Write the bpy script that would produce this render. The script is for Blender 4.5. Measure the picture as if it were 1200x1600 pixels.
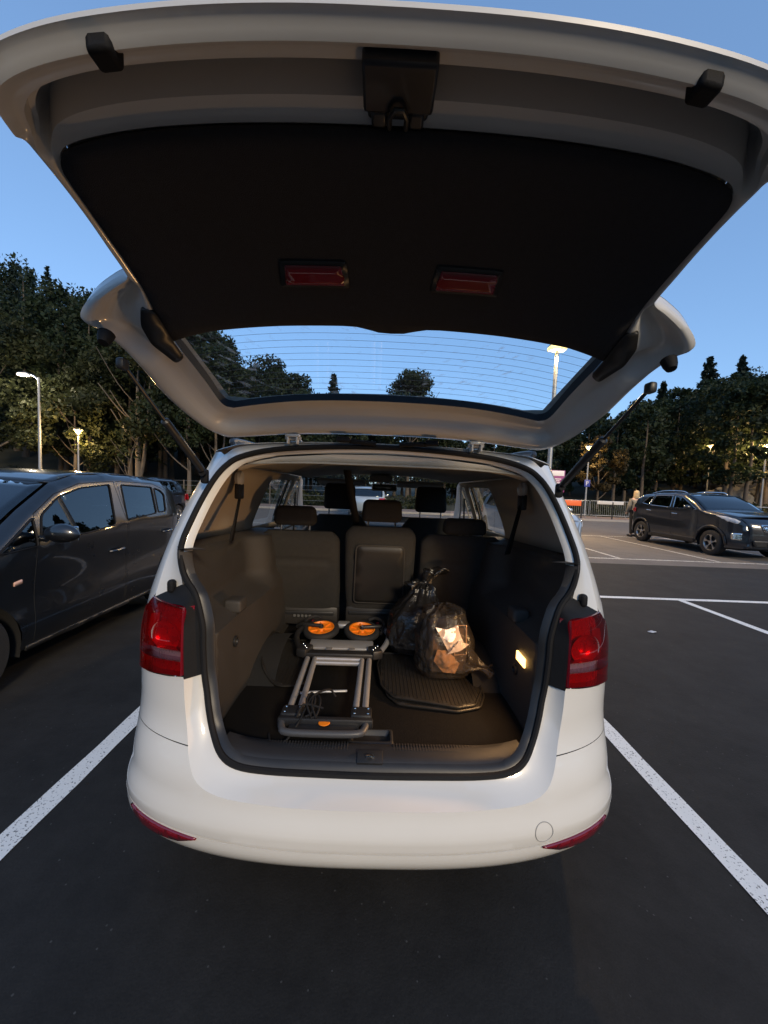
import bpy, bmesh, math, random
import numpy as np
from math import radians, pi, sin, cos, sqrt, atan2, hypot
from mathutils import Vector, Matrix, noise
from mathutils.geometry import delaunay_2d_cdt

random.seed(7)
scene = bpy.context.scene
for _o in list(bpy.data.objects):
    bpy.data.objects.remove(_o, do_unlink=True)
COL = scene.collection

# ------------------------------------------------------------------ camera
CAM_H = 1.46
yaw, pit, rol = radians(1.05), radians(3.63), radians(2.3)
fwd = Vector((sin(yaw)*cos(pit), cos(yaw)*cos(pit), -sin(pit)))
r0 = Vector((cos(yaw), -sin(yaw), 0)); u0 = r0.cross(fwd)
cr = r0*cos(rol)+u0*sin(rol); cu = u0*cos(rol)-r0*sin(rol)
cam_d = bpy.data.cameras.new('camera'); cam = bpy.data.objects.new('camera', cam_d); COL.objects.link(cam)
cam.matrix_world = Matrix(((cr.x, cu.x, -fwd.x, 0), (cr.y, cu.y, -fwd.y, 0), (cr.z, cu.z, -fwd.z, CAM_H), (0, 0, 0, 1)))
cam_d.sensor_fit = 'HORIZONTAL'; cam_d.sensor_width = 36; cam_d.lens = 18.0
cam_d.clip_start = 0.02; cam_d.clip_end = 2000
scene.camera = cam

# ------------------------------------------------------------------ sky, sun, exposure
SUN_EL, SUN_AZ = 25.0, 157.0          # low, behind the camera and to the right (compass from +Y, clockwise)
world = bpy.data.worlds.new('World'); scene.world = world; world.use_nodes = True
wn = world.node_tree.nodes; wl = world.node_tree.links
bgn = wn['Background']
sky = wn.new('ShaderNodeTexSky'); sky.sky_type = 'NISHITA'; sky.sun_disc = False
sky.sun_elevation = radians(SUN_EL); sky.sun_rotation = radians(SUN_AZ)
sky.air_density = 1.0; sky.dust_density = 0.0; sky.ozone_density = 5.0; sky.altitude = 0
gam = wn.new('ShaderNodeGamma'); gam.inputs[1].default_value = .55; wl.new(sky.outputs[0], gam.inputs[0])
tnt = wn.new('ShaderNodeMix'); tnt.data_type = 'RGBA'; tnt.blend_type = 'MULTIPLY'; tnt.inputs[0].default_value = 1; tnt.inputs[7].default_value = (.92, 1.17, 1.46, 1)
wl.new(gam.outputs[0], tnt.inputs[6]); wl.new(tnt.outputs[2], bgn.inputs[0]); bgn.inputs[1].default_value = 0.14
sun_d = bpy.data.lights.new('sun', 'SUN'); sun = bpy.data.objects.new('sun', sun_d); COL.objects.link(sun)
sun_d.energy = 1.22; sun_d.angle = radians(9); sun_d.color = (1.0, 0.79, 0.52)
sdir = Vector((sin(radians(SUN_AZ))*cos(radians(SUN_EL)), cos(radians(SUN_AZ))*cos(radians(SUN_EL)), sin(radians(SUN_EL))))
sun.rotation_euler = sdir.to_track_quat('Z', 'Y').to_euler(); sun.location = (8, -12, 9)
vs = scene.view_settings; vs.view_transform = 'Standard'; vs.look = 'None'; vs.exposure = 1.0; vs.gamma = 1.0; vs.use_curve_mapping = False
scene.render.resolution_x = 768; scene.render.resolution_y = 1024
scene.cycles.max_bounces = 8; scene.cycles.diffuse_bounces = 3; scene.cycles.glossy_bounces = 3; scene.cycles.transparent_max_bounces = 24

# ------------------------------------------------------------------ helpers
def tag(o, label=None, cat=None, group=None, kind=None):
    if label: o['label'] = label
    if cat: o['category'] = cat
    if group: o['group'] = group
    if kind: o['kind'] = kind
    return o

def thing(name, label, cat, loc=(0, 0, 0), group=None):
    o = bpy.data.objects.new(name, None); COL.objects.link(o); o.location = loc
    o.empty_display_size = 0.2
    return tag(o, label, cat, group)

class MB:
    def __init__(s): s.v = []; s.f = []; s.m = []
    def add(s, vs_, fs, mi=0):
        b = len(s.v); s.v += [tuple(p) for p in vs_]
        for f in fs: s.f.append(tuple(i+b for i in f)); s.m.append(mi)
        return s
    def box(s, x0, x1, y0, y1, z0, z1, mi=0):
        vs_ = [(x, y, z) for x in (x0, x1) for y in (y0, y1) for z in (z0, z1)]
        return s.add(vs_, [(0, 1, 3, 2), (4, 6, 7, 5), (0, 4, 5, 1), (2, 3, 7, 6), (0, 2, 6, 4), (1, 5, 7, 3)], mi)
    def rbox(s, c, size, r=.01, seg=2, rot=None, mi=0, taper=None):
        bm = bmesh.new(); bmesh.ops.create_cube(bm, size=1)
        for v in bm.verts:
            v.co.x *= size[0]; v.co.y *= size[1]; v.co.z *= size[2]
            if taper and v.co.z > 0: v.co.x *= taper[0]; v.co.y *= taper[1]
        if r > 0: bmesh.ops.bevel(bm, geom=bm.edges[:], offset=r, segments=seg, affect='EDGES', profile=.5)
        M = Matrix.Translation(Vector(c)) @ (rot.to_4x4() if rot is not None else Matrix.Identity(4))
        bm.verts.index_update()
        s.add([M @ v.co for v in bm.verts], [[v.index for v in f.verts] for f in bm.faces], mi)
        bm.free(); return s
    def tube(s, path, r, n=8, mi=0, closed=False, caps=True):
        P = [Vector(p) for p in path]; k = len(P)
        rr = r if isinstance(r, (list, tuple)) else [r]*k
        rings = []; prev = None
        for i in range(k):
            if closed: t = P[(i+1) % k]-P[i-1]
            else: t = P[min(i+1, k-1)]-P[max(i-1, 0)]
            if t.length < 1e-9: t = Vector((0, 0, 1))
            t.normalize()
            if prev is None:
                a = Vector((0, 0, 1)) if abs(t.z) < .9 else Vector((1, 0, 0))
                nrm = (a-t*a.dot(t)).normalized()
            else:
                nrm = prev-t*prev.dot(t)
                nrm = nrm.normalized() if nrm.length > 1e-6 else prev
            prev = nrm; bn = t.cross(nrm)
            rings.append([P[i]+(nrm*cos(2*pi*j/n)+bn*sin(2*pi*j/n))*rr[i] for j in range(n)])
        vs_ = [p for R in rings for p in R]; fs = []
        for i in range(k if closed else k-1):
            a = i*n; b = ((i+1) % k)*n
            for j in range(n): fs.append((a+j, a+(j+1) % n, b+(j+1) % n, b+j))
        if caps and not closed: fs += [tuple(range(n-1, -1, -1)), tuple((k-1)*n+j for j in range(n))]
        return s.add(vs_, fs, mi)
    def lathe(s, prof, c, axis='Z', n=24, mi=0, a0=0, a1=2*pi):
        vs_ = []; full = abs(a1-a0-2*pi) < 1e-6; m = n if full else n+1
        for (r, h) in prof:
            for j in range(m):
                a = a0+(a1-a0)*j/n; x, y = r*cos(a), r*sin(a)
                p = {'Z': (x, y, h), 'X': (h, x, y), 'Y': (x, h, y)}[axis]
                vs_.append((p[0]+c[0], p[1]+c[1], p[2]+c[2]))
        fs = []
        for i in range(len(prof)-1):
            for j in range(n):
                jn = (j+1) % m
                fs.append((i*m+j, i*m+jn, (i+1)*m+jn, (i+1)*m+j))
        return s.add(vs_, fs, mi)
    def grid(s, G, mi=0, closed=False):
        nu = len(G); nv = len(G[0]); fs = []
        for i in range(nu-1):
            for j in range(nv if closed else nv-1):
                jn = (j+1) % nv
                fs.append((i*nv+j, i*nv+jn, (i+1)*nv+jn, (i+1)*nv+j))
        return s.add([p for R in G for p in R], fs, mi)
    def prism(s, poly, f0, f1, mi=0):
        n = len(poly)
        return s.add([f0(*p) for p in poly]+[f1(*p) for p in poly],
                     [tuple(range(n)), tuple(range(2*n-1, n-1, -1))]+[(i, (i+1) % n, n+(i+1) % n, n+i) for i in range(n)], mi)
    def mirror_x(s, cx):
        b = len(s.v); nf = len(s.f)
        s.v += [(2*cx-p[0], p[1], p[2]) for p in s.v]
        for k in range(nf):
            s.f.append(tuple(i+b for i in reversed(s.f[k]))); s.m.append(s.m[k])
        return s

def obj(name, mb, mats, parent=None, smooth=35, solid=0, solid_off=0, subsurf=0, bevel=0, merge=0, recalc=True):
    me = bpy.data.meshes.new(name)
    me.from_pydata([tuple(p) for p in mb.v], [], mb.f)
    mats = mats if isinstance(mats, (list, tuple)) else [mats]
    for m in mats: me.materials.append(m)
    if len(mats) > 1: me.polygons.foreach_set('material_index', mb.m)
    nrm = getattr(mb, 'n', None)
    if nrm and len(nrm) != len(mb.v): nrm = None
    if merge or (recalc and not nrm):
        bm = bmesh.new(); bm.from_mesh(me)
        if merge: bmesh.ops.remove_doubles(bm, verts=bm.verts[:], dist=merge)
        if recalc: bmesh.ops.recalc_face_normals(bm, faces=bm.faces[:])
        bm.to_mesh(me); bm.free()
    me.update()
    if smooth:
        me.shade_smooth()
        if nrm and not solid: me.normals_split_custom_set_from_vertices(nrm)
        else: me.set_sharp_from_angle(angle=radians(smooth))
    o = bpy.data.objects.new(name, me); COL.objects.link(o)
    if parent is not None:
        o.parent = parent
        if parent.type == 'EMPTY': o.matrix_parent_inverse = Matrix.Translation(-Vector(parent.location))
    if bevel:
        md = o.modifiers.new('Bevel', 'BEVEL'); md.width = bevel; md.segments = 2; md.limit_method = 'ANGLE'; md.angle_limit = radians(40)
    if solid:
        md = o.modifiers.new('Solidify', 'SOLIDIFY'); md.thickness = solid; md.offset = solid_off
    if subsurf:
        md = o.modifiers.new('Subsurf', 'SUBSURF'); md.levels = subsurf; md.render_levels = subsurf
    return o

def lerp(a, b, t): return a+(b-a)*t
def interp(x, xs, ys):
    return float(np.interp(x, xs, ys))
def sstep(a, b, x):
    t = min(1, max(0, (x-a)/(b-a))); return t*t*(3-2*t)
def catmull(P, sub=6, closed=False):
    P = [np.array(p, float) for p in P]; n = len(P); out = []
    for i in range(n if closed else n-1):
        p1, p2 = P[i], P[(i+1) % n]
        p0 = P[i-1] if (closed or i > 0) else 2*p1-p2
        p3 = P[(i+2) % n] if (closed or i+2 < n) else 2*p2-p1
        for k in range(sub):
            t = k/sub
            out.append(.5*((2*p1)+(-p0+p2)*t+(2*p0-5*p1+4*p2-p3)*t*t+(-p0+3*p1-3*p2+p3)*t**3))
    if not closed: out.append(P[-1])
    return [tuple(map(float, p)) for p in out]
def rpoly(P, r, seg=4):
    n = len(P); out = []
    rs = r if isinstance(r, (list, tuple)) else [r]*n
    for i in range(n):
        a, b, c = np.array(P[i-1], float), np.array(P[i], float), np.array(P[(i+1) % n], float)
        da, dc = a-b, c-b; la, lc = np.linalg.norm(da), np.linalg.norm(dc)
        q = min(rs[i], la*.45, lc*.45)
        if q < 1e-4: out.append(tuple(b)); continue
        pa, pc = b+da/la*q, b+dc/lc*q
        for k in range(seg+1):
            t = k/seg; out.append(tuple((1-t)**2*pa+2*t*(1-t)*b+t*t*pc))
    return [tuple(map(float, p)) for p in out]
def dens(P, step, closed=True):
    out = []; n = len(P)
    for i in range(n if closed else n-1):
        a, b = np.array(P[i], float), np.array(P[(i+1) % n], float)
        k = max(1, int(math.ceil(np.linalg.norm(b-a)/step)))
        for j in range(k): out.append(tuple(a+(b-a)*j/k))
    if not closed: out.append(tuple(P[-1]))
    return out
def inside(pts, poly):
    pts = np.asarray(pts, float); x, y = pts[:, 0], pts[:, 1]; res = np.zeros(len(pts), bool)
    n = len(poly)
    for i in range(n):
        x0, y0 = poly[i]; x1, y1 = poly[(i+1) % n]
        c = ((y0 > y) != (y1 > y))
        if abs(y1-y0) > 1e-12: res ^= c & (x < (x1-x0)*(y-y0)/(y1-y0)+x0)
    return res
def cdt(outer, holes=(), regions=(), step=.05):
    """2-D constrained triangulation; returns points and one triangle list per region (last list: the rest)."""
    loops = [dens(outer, step)]+[dens(h, step) for h in holes]+[dens(rg, step) for rg in regions]
    V = []; E = []
    for L in loops:
        b = len(V); V += L; E += [(b+i, b+(i+1) % len(L)) for i in range(len(L))]
    B = np.array(V); x0, y0 = B.min(0); x1, y1 = B.max(0)
    gx = np.arange(x0+step/2, x1, step); gy = np.arange(y0+step/2, y1, step)
    G = np.array([(x+(.25*step if j % 2 else -.25*step), y) for j, y in enumerate(gy) for x in gx]) if len(gx) and len(gy) else np.zeros((0, 2))
    if len(G):
        ok = inside(G, loops[0])
        for h in loops[1:1+len(holes)]: ok &= ~inside(G, h)
        G = G[ok]
        if len(G):
            d = np.min(np.hypot(G[:, None, 0]-B[None, :, 0], G[:, None, 1]-B[None, :, 1]), axis=1)
            G = G[d > step*.45]
    V = [Vector(p) for p in V]+[Vector((float(p[0]), float(p[1]))) for p in G]
    r = delaunay_2d_cdt(V, E, [], 0, 1e-6)
    pts = [(p.x, p.y) for p in r[0]]; tris = list(r[2])
    PA = np.array(pts); cen = np.array([PA[list(t)].mean(0) for t in tris])
    ok = inside(cen, loops[0])
    for h in loops[1:1+len(holes)]: ok &= ~inside(cen, h)
    out = []; taken = np.zeros(len(tris), bool)
    for rg in loops[1+len(holes):]:
        m = inside(cen, rg) & ok & ~taken; taken |= m
        out.append([tris[i] for i in np.nonzero(m)[0]])
    out.append([tris[i] for i in np.nonzero(ok & ~taken)[0]])
    return pts, out
def sub_mb(pts, tris, fn, mi=0):
    used = sorted({i for t in tris for i in t}); mp = {i: k for k, i in enumerate(used)}
    m = MB(); m.add([fn(*pts[i]) for i in used], [tuple(mp[i] for i in t) for t in tris], mi)
    m.n = []
    for i in used:                                   # exact surface normals, by finite differences
        a, b = pts[i]; e = 1.5e-3
        def d(k):
            q = Vector(fn(a+e*(k == 0), b+e*(k == 1)))-Vector(fn(a-e*(k == 0), b-e*(k == 1)))
            if q.length < e*.02: q = Vector(fn(a, b))-Vector(fn(a-e*(k == 0), b-e*(k == 1)))
            if q.length < e*.02: q = Vector(fn(a+e*(k == 0), b+e*(k == 1)))-Vector(fn(a, b))
            return q
        c = d(0).cross(d(1)); m.n.append(tuple(c.normalized()) if c.length > 1e-12 else (0, 0, 1))
    return m
def panel(outer, fn, holes=(), step=.05, mi=0):
    pts, g = cdt(outer, holes, (), step); return sub_mb(pts, g[0], fn, mi)

# ------------------------------------------------------------------ materials
def mat(name, col, rough=.5, metal=0, coat=0, spec=.5, var=0, vscale=8, bump=0, bscale=60, trans=0, emit=None, es=0, alpha=1, sheen=0, coat_rough=.04):
    m = bpy.data.materials.new(name); m.use_nodes = True
    nt = m.node_tree; b = nt.nodes['Principled BSDF']
    b.inputs['Base Color'].default_value = (*col, 1); b.inputs['Roughness'].default_value = rough
    b.inputs['Metallic'].default_value = metal; b.inputs['Coat Weight'].default_value = coat
    b.inputs['Coat Roughness'].default_value = coat_rough
    b.inputs['Specular IOR Level'].default_value = spec; b.inputs['Transmission Weight'].default_value = trans
    b.inputs['Alpha'].default_value = alpha; b.inputs['Sheen Weight'].default_value = sheen
    if emit: b.inputs['Emission Color'].default_value = (*emit, 1); b.inputs['Emission Strength'].default_value = es
    tc = nt.nodes.new('ShaderNodeTexCoord')
    if var:
        nz = nt.nodes.new('ShaderNodeTexNoise'); nz.inputs['Scale'].default_value = vscale; nz.inputs['Detail'].default_value = 6
        nt.links.new(tc.outputs['Object'], nz.inputs['Vector'])
        mx = nt.nodes.new('ShaderNodeMix'); mx.data_type = 'RGBA'
        mx.inputs[6].default_value = (*[c*(1-var) for c in col], 1); mx.inputs[7].default_value = (*[min(1, c*(1+var)) for c in col], 1)
        nt.links.new(nz.outputs[0], mx.inputs[0]); nt.links.new(mx.outputs[2], b.inputs['Base Color'])
        mr = nt.nodes.new('ShaderNodeMapRange'); mr.inputs[3].default_value = max(0, rough-.08); mr.inputs[4].default_value = min(1, rough+.08)
        nt.links.new(nz.outputs[0], mr.inputs[0]); nt.links.new(mr.outputs[0], b.inputs['Roughness'])
    if bump:
        n2 = nt.nodes.new('ShaderNodeTexNoise'); n2.inputs['Scale'].default_value = bscale; n2.inputs['Detail'].default_value = 4
        nt.links.new(tc.outputs['Object'], n2.inputs['Vector'])
        bp = nt.nodes.new('ShaderNodeBump'); bp.inputs['Strength'].default_value = bump; bp.inputs['Distance'].default_value = .01
        nt.links.new(n2.outputs[0], bp.inputs['Height']); nt.links.new(bp.outputs[0], b.inputs['Normal'])
    return m

def glass(name, tint=(.8, .85, .85), ior=1.5, rough=.0, dirt=0.0, lines=False):
    m = bpy.data.materials.new(name); m.use_nodes = True; nt = m.node_tree
    for n in list(nt.nodes): nt.nodes.remove(n)
    out = nt.nodes.new('ShaderNodeOutputMaterial')
    tr = nt.nodes.new('ShaderNodeBsdfTransparent'); tr.inputs[0].default_value = (*tint, 1)
    gl = nt.nodes.new('ShaderNodeBsdfGlossy'); gl.inputs['Roughness'].default_value = rough; gl.inputs[0].default_value = (1, 1, 1, 1)
    fr = nt.nodes.new('ShaderNodeFresnel')
    ge = nt.nodes.new('ShaderNodeNewGeometry'); io = nt.nodes.new('ShaderNodeMapRange'); io.inputs[3].default_value = ior; io.inputs[4].default_value = 1/ior
    nt.links.new(ge.outputs['Backfacing'], io.inputs[0]); nt.links.new(io.outputs[0], fr.inputs[0])
    mx = nt.nodes.new('ShaderNodeMixShader')
    nt.links.new(fr.outputs[0], mx.inputs[0]); nt.links.new(tr.outputs[0], mx.inputs[1]); nt.links.new(gl.outputs[0], mx.inputs[2])
    last = mx
    if dirt or lines:
        tc = nt.nodes.new('ShaderNodeTexCoord')
        df = nt.nodes.new('ShaderNodeBsdfTranslucent'); df.inputs[0].default_value = (.85, .85, .8, 1)
        d2 = nt.nodes.new('ShaderNodeBsdfDiffuse'); d2.inputs[0].default_value = (.6, .6, .57, 1)
        ad = nt.nodes.new('ShaderNodeMixShader'); ad.inputs[0].default_value = .5
        nt.links.new(df.outputs[0], ad.inputs[1]); nt.links.new(d2.outputs[0], ad.inputs[2])
        # wiper-shaped smears: noise stretched along arcs around the wiper spindle
        mp = nt.nodes.new('ShaderNodeVectorMath'); mp.operation = 'SUBTRACT'; mp.inputs[1].default_value = (.02, .72, 0)
        nt.links.new(tc.outputs['Object'], mp.inputs[0])
        fl = nt.nodes.new('ShaderNodeVectorMath'); fl.operation = 'MULTIPLY'; fl.inputs[1].default_value = (1, 1, 0)
        nt.links.new(mp.outputs[0], fl.inputs[0])
        ln = nt.nodes.new('ShaderNodeVectorMath'); ln.operation = 'LENGTH'; nt.links.new(fl.outputs[0], ln.inputs[0])
        sx = nt.nodes.new('ShaderNodeSeparateXYZ'); nt.links.new(mp.outputs[0], sx.inputs[0])
        at = nt.nodes.new('ShaderNodeMath'); at.operation = 'ARCTAN2'; nt.links.new(sx.outputs[1], at.inputs[0]); nt.links.new(sx.outputs[0], at.inputs[1])
        cb = nt.nodes.new('ShaderNodeCombineXYZ')
        k1 = nt.nodes.new('ShaderNodeMath'); k1.operation = 'MULTIPLY'; k1.inputs[1].default_value = 46; nt.links.new(ln.outputs['Value'], k1.inputs[0])
        k2 = nt.nodes.new('ShaderNodeMath'); k2.operation = 'MULTIPLY'; k2.inputs[1].default_value = 9; nt.links.new(at.outputs[0], k2.inputs[0])
        nt.links.new(k1.outputs[0], cb.inputs[0]); nt.links.new(k2.outputs[0], cb.inputs[1])
        nz = nt.nodes.new('ShaderNodeTexNoise'); nz.inputs['Scale'].default_value = 1.6; nz.inputs['Detail'].default_value = 5
        nt.links.new(cb.outputs[0], nz.inputs['Vector'])
        rp = nt.nodes.new('ShaderNodeValToRGB'); rp.color_ramp.elements[0].position = .56; rp.color_ramp.elements[1].position = .74
        nt.links.new(nz.outputs[0], rp.inputs[0])
        n3 = nt.nodes.new('ShaderNodeTexNoise'); n3.inputs['Scale'].default_value = 3.5; nt.links.new(tc.outputs['Object'], n3.inputs['Vector'])
        r3 = nt.nodes.new('ShaderNodeValToRGB'); r3.color_ramp.elements[0].position = .42; r3.color_ramp.elements[1].position = .72
        nt.links.new(n3.outputs[0], r3.inputs[0])
        mu = nt.nodes.new('ShaderNodeMath'); mu.operation = 'MULTIPLY'; nt.links.new(rp.outputs[0], mu.inputs[0]); nt.links.new(r3.outputs[0], mu.inputs[1])
        m2 = nt.nodes.new('ShaderNodeMath'); m2.operation = 'MULTIPLY'; m2.inputs[1].default_value = dirt; nt.links.new(mu.outputs[0], m2.inputs[0])
        a3 = nt.nodes.new('ShaderNodeMath'); a3.operation = 'ADD'; a3.inputs[1].default_value = .012; nt.links.new(m2.outputs[0], a3.inputs[0])
        mx2 = nt.nodes.new('ShaderNodeMixShader'); nt.links.new(a3.outputs[0], mx2.inputs[0]); nt.links.new(last.outputs[0], mx2.inputs[1]); nt.links.new(ad.outputs[0], mx2.inputs[2])
        last = mx2
    nt.links.new(last.outputs[0], out.inputs[0]); return m

def asphalt(name, c0, c1, chip, rough=.75, patch=.3, bump=.5):
    m = bpy.data.materials.new(name); m.use_nodes = True; nt = m.node_tree; b = nt.nodes['Principled BSDF']
    tc = nt.nodes.new('ShaderNodeTexCoord'); L = nt.links.new
    n1 = nt.nodes.new('ShaderNodeTexNoise'); n1.inputs['Scale'].default_value = 190; n1.inputs['Detail'].default_value = 3; L(tc.outputs['Object'], n1.inputs['Vector'])
    n2 = nt.nodes.new('ShaderNodeTexNoise'); n2.inputs['Scale'].default_value = 2.2; n2.inputs['Detail'].default_value = 12; n2.inputs['Roughness'].default_value = .78; L(tc.outputs['Object'], n2.inputs['Vector'])
    v1 = nt.nodes.new('ShaderNodeTexVoronoi'); v1.inputs['Scale'].default_value = 95; L(tc.outputs['Object'], v1.inputs['Vector'])
    wv = nt.nodes.new('ShaderNodeTexWhiteNoise'); L(v1.outputs['Color'], wv.inputs['Vector'])
    mx = nt.nodes.new('ShaderNodeMix'); mx.data_type = 'RGBA'; mx.inputs[6].default_value = (*c0, 1); mx.inputs[7].default_value = (*c1, 1); L(n1.outputs[0], mx.inputs[0])
    mr = nt.nodes.new('ShaderNodeMapRange'); mr.inputs[1].default_value = .3; mr.inputs[2].default_value = .7; mr.inputs[3].default_value = 1-patch; mr.inputs[4].default_value = 1+patch; L(n2.outputs[0], mr.inputs[0])
    mm = nt.nodes.new('ShaderNodeMix'); mm.data_type = 'RGBA'; mm.blend_type = 'MULTIPLY'; mm.inputs[0].default_value = 1; L(mx.outputs[2], mm.inputs[6]); L(mr.outputs[0], mm.inputs[7])
    gt = nt.nodes.new('ShaderNodeMath'); gt.operation = 'GREATER_THAN'; gt.inputs[1].default_value = chip; L(wv.outputs['Value'], gt.inputs[0])
    lt = nt.nodes.new('ShaderNodeMath'); lt.operation = 'LESS_THAN'; lt.inputs[1].default_value = .33; L(v1.outputs['Distance'], lt.inputs[0])
    an = nt.nodes.new('ShaderNodeMath'); an.operation = 'MULTIPLY'; L(gt.outputs[0], an.inputs[0]); L(lt.outputs[0], an.inputs[1])
    m3 = nt.nodes.new('ShaderNodeMix'); m3.data_type = 'RGBA'; m3.inputs[7].default_value = (.06, .06, .058, 1); L(an.outputs[0], m3.inputs[0]); L(mm.outputs[2], m3.inputs[6])
    L(m3.outputs[2], b.inputs['Base Color']); b.inputs['Roughness'].default_value = rough; b.inputs['Specular IOR Level'].default_value = .35
    ad = nt.nodes.new('ShaderNodeMath'); ad.operation = 'SUBTRACT'; L(n1.outputs[0], ad.inputs[0]); L(v1.outputs['Distance'], ad.inputs[1])
    bp = nt.nodes.new('ShaderNodeBump'); bp.inputs['Strength'].default_value = bump; bp.inputs['Distance'].default_value = .004; L(ad.outputs[0], bp.inputs['Height']); L(bp.outputs[0], b.inputs['Normal'])
    return m

def line_paint(name, wear=.62):
    m = bpy.data.materials.new(name); m.use_nodes = True; nt = m.node_tree; b = nt.nodes['Principled BSDF']; L = nt.links.new
    tc = nt.nodes.new('ShaderNodeTexCoord')
    v = nt.nodes.new('ShaderNodeTexNoise'); v.inputs['Scale'].default_value = 110; v.inputs['Detail'].default_value = 2; L(tc.outputs['Object'], v.inputs['Vector'])
    v2 = nt.nodes.new('ShaderNodeTexNoise'); v2.inputs['Scale'].default_value = 4; L(tc.outputs['Object'], v2.inputs['Vector'])
    mu = nt.nodes.new('ShaderNodeMath'); mu.operation = 'MULTIPLY_ADD'; mu.inputs[1].default_value = .18; L(v2.outputs[0], mu.inputs[0]); L(v.outputs[0], mu.inputs[2])
    r = nt.nodes.new('ShaderNodeValToRGB'); r.color_ramp.elements[0].position = wear+.06; r.color_ramp.elements[1].position = wear+.12
    r.color_ramp.elements[0].color = (.76, .76, .73, 1); r.color_ramp.elements[1].color = (.12, .12, .12, 1); L(mu.outputs[0], r.inputs[0])
    L(r.outputs[0], b.inputs['Base Color']); b.inputs['Roughness'].default_value = .6
    bp = nt.nodes.new('ShaderNodeBump'); bp.inputs['Strength'].default_value = .35; bp.inputs['Distance'].default_value = .004; L(v.outputs[0], bp.inputs['Height']); L(bp.outputs[0], b.inputs['Normal'])
    return m

def foliage(name, c0, c1):
    m = bpy.data.materials.new(name); m.use_nodes = True; nt = m.node_tree; b = nt.nodes['Principled BSDF']; L = nt.links.new
    g = nt.nodes.new('ShaderNodeNewGeometry'); tc = nt.nodes.new('ShaderNodeTexCoord')
    n = nt.nodes.new('ShaderNodeTexNoise'); n.inputs['Scale'].default_value = .55; n.inputs['Detail'].default_value = 3; L(tc.outputs['Object'], n.inputs['Vector'])
    a = nt.nodes.new('ShaderNodeMath'); a.operation = 'MULTIPLY_ADD'; a.inputs[1].default_value = .28; L(g.outputs['Random Per Island'], a.inputs[0]); L(n.outputs[0], a.inputs[2])
    r = nt.nodes.new('ShaderNodeValToRGB'); r.color_ramp.elements[0].position = .3; r.color_ramp.elements[1].position = .9
    r.color_ramp.elements[0].color = (*c0, 1); r.color_ramp.elements[1].color = (*c1, 1); L(a.outputs[0], r.inputs[0])
    L(r.outputs[0], b.inputs['Base Color']); b.inputs['Roughness'].default_value = .6; b.inputs['Specular IOR Level'].default_value = .25
    b.inputs['Subsurface Weight'].default_value = 0
    t = nt.nodes.new('ShaderNodeBsdfTranslucent'); L(r.outputs[0], t.inputs[0])
    mx = nt.nodes.new('ShaderNodeMixShader'); mx.inputs[0].default_value = .3; L(b.outputs[0], mx.inputs[1]); L(t.outputs[0], mx.inputs[2])
    L(mx.outputs[0], nt.nodes['Material Output'].inputs[0]); return m

M = {}
M['white'] = mat('white_car_paint', (.735, .71, .655), .35, coat=1, var=.06, vscale=3.5)
M['cream'] = mat('dimmed_inner_white_paint', (.60, .595, .575), .42, coat=.7, var=.05, vscale=7, coat_rough=.12)  # thinner inner coat, also darkened in colour to stand in for dim light
M['rubber'] = mat('black_rubber', (.010, .010, .011), .7, spec=.22, bump=.1, bscale=200)
M['blackplastic'] = mat('black_plastic', (.018, .018, .019), .42, var=.1, vscale=20)
M['charcoal'] = mat('charcoal_trim', (.040, .036, .033), .62, var=.12, vscale=12, bump=.25, bscale=420)
M['brown'] = mat('boot_side_trim', (.038, .034, .031), .58, var=.1, vscale=9, bump=.25, bscale=420)
M['carpet'] = mat('boot_carpet', (.0095, .0085, .008), .95, var=.25, vscale=60, bump=.8, bscale=600, spec=.12)
M['lidfelt'] = mat('tailgate_felt', (.042, .042, .047), .95, var=.15, vscale=90, bump=.5, bscale=700, spec=.12)
M['beige'] = mat('beige_pillar_trim', (.50, .43, .34), .65, var=.05, vscale=14, bump=.1, bscale=300)
M['grey_trim'] = mat('grey_headliner', (.27, .26, .24), .8, var=.06, vscale=20, bump=.2, bscale=500)
M['seat'] = mat('seat_fabric', (.042, .040, .038), .92, var=.22, vscale=45, bump=.6, bscale=500, spec=.15)
M['seatplastic'] = mat('seat_back_plastic', (.022, .020, .019), .5, var=.1, vscale=15)
M['chrome'] = mat('chrome', (.75, .75, .75), .12, metal=1)
M['alu'] = mat('grey_aluminium', (.42, .42, .43), .42, metal=.55, var=.1, vscale=30)
M['redlens'] = mat('red_lens', (.30, .003, .008), .12, coat=1, var=.45, vscale=11, bump=.06, bscale=90)
M['redglass'] = glass('red_lens_glass', (.80, .012, .022), 1.5)
M['smokeglass'] = glass('clear_lens_glass', (.72, .55, .56), 1.5)
M['lampinner'] = mat('lamp_reflector', (.62, .52, .52), .28, metal=.55, var=.1, vscale=40)
M['darkred'] = mat('dark_red_lens', (.17, .003, .010), .15, coat=1, var=.1, vscale=40)
M['clearlens'] = mat('clear_lens', (.19, .115, .12), .2, coat=1, var=.1, vscale=60)
M['orange'] = mat('orange_plastic', (.90, .24, .012), .42, var=.06, vscale=20)
M['glass'] = glass('window_glass', (.88, .92, .91))
M['lidglass'] = glass('tailgate_glass', (.86, .92, .95), dirt=.75, lines=True)
M['darkglass'] = glass('dark_car_glass', (.12, .14, .15), 1.9)
M['heater'] = mat('heater_wire', (.16, .16, .17), .6)
M['asphalt'] = asphalt('new_asphalt', (.0085, .0083, .0080), (.024, .023, .022), .992, .85, .55, .16)
M['old_asphalt'] = asphalt('old_asphalt', (.085, .079, .075), (.18, .168, .158), .93, .85, .22, .3)
M['line'] = line_paint('white_line_paint', .645)
M['line_old'] = line_paint('old_white_line_paint', .50)
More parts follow.
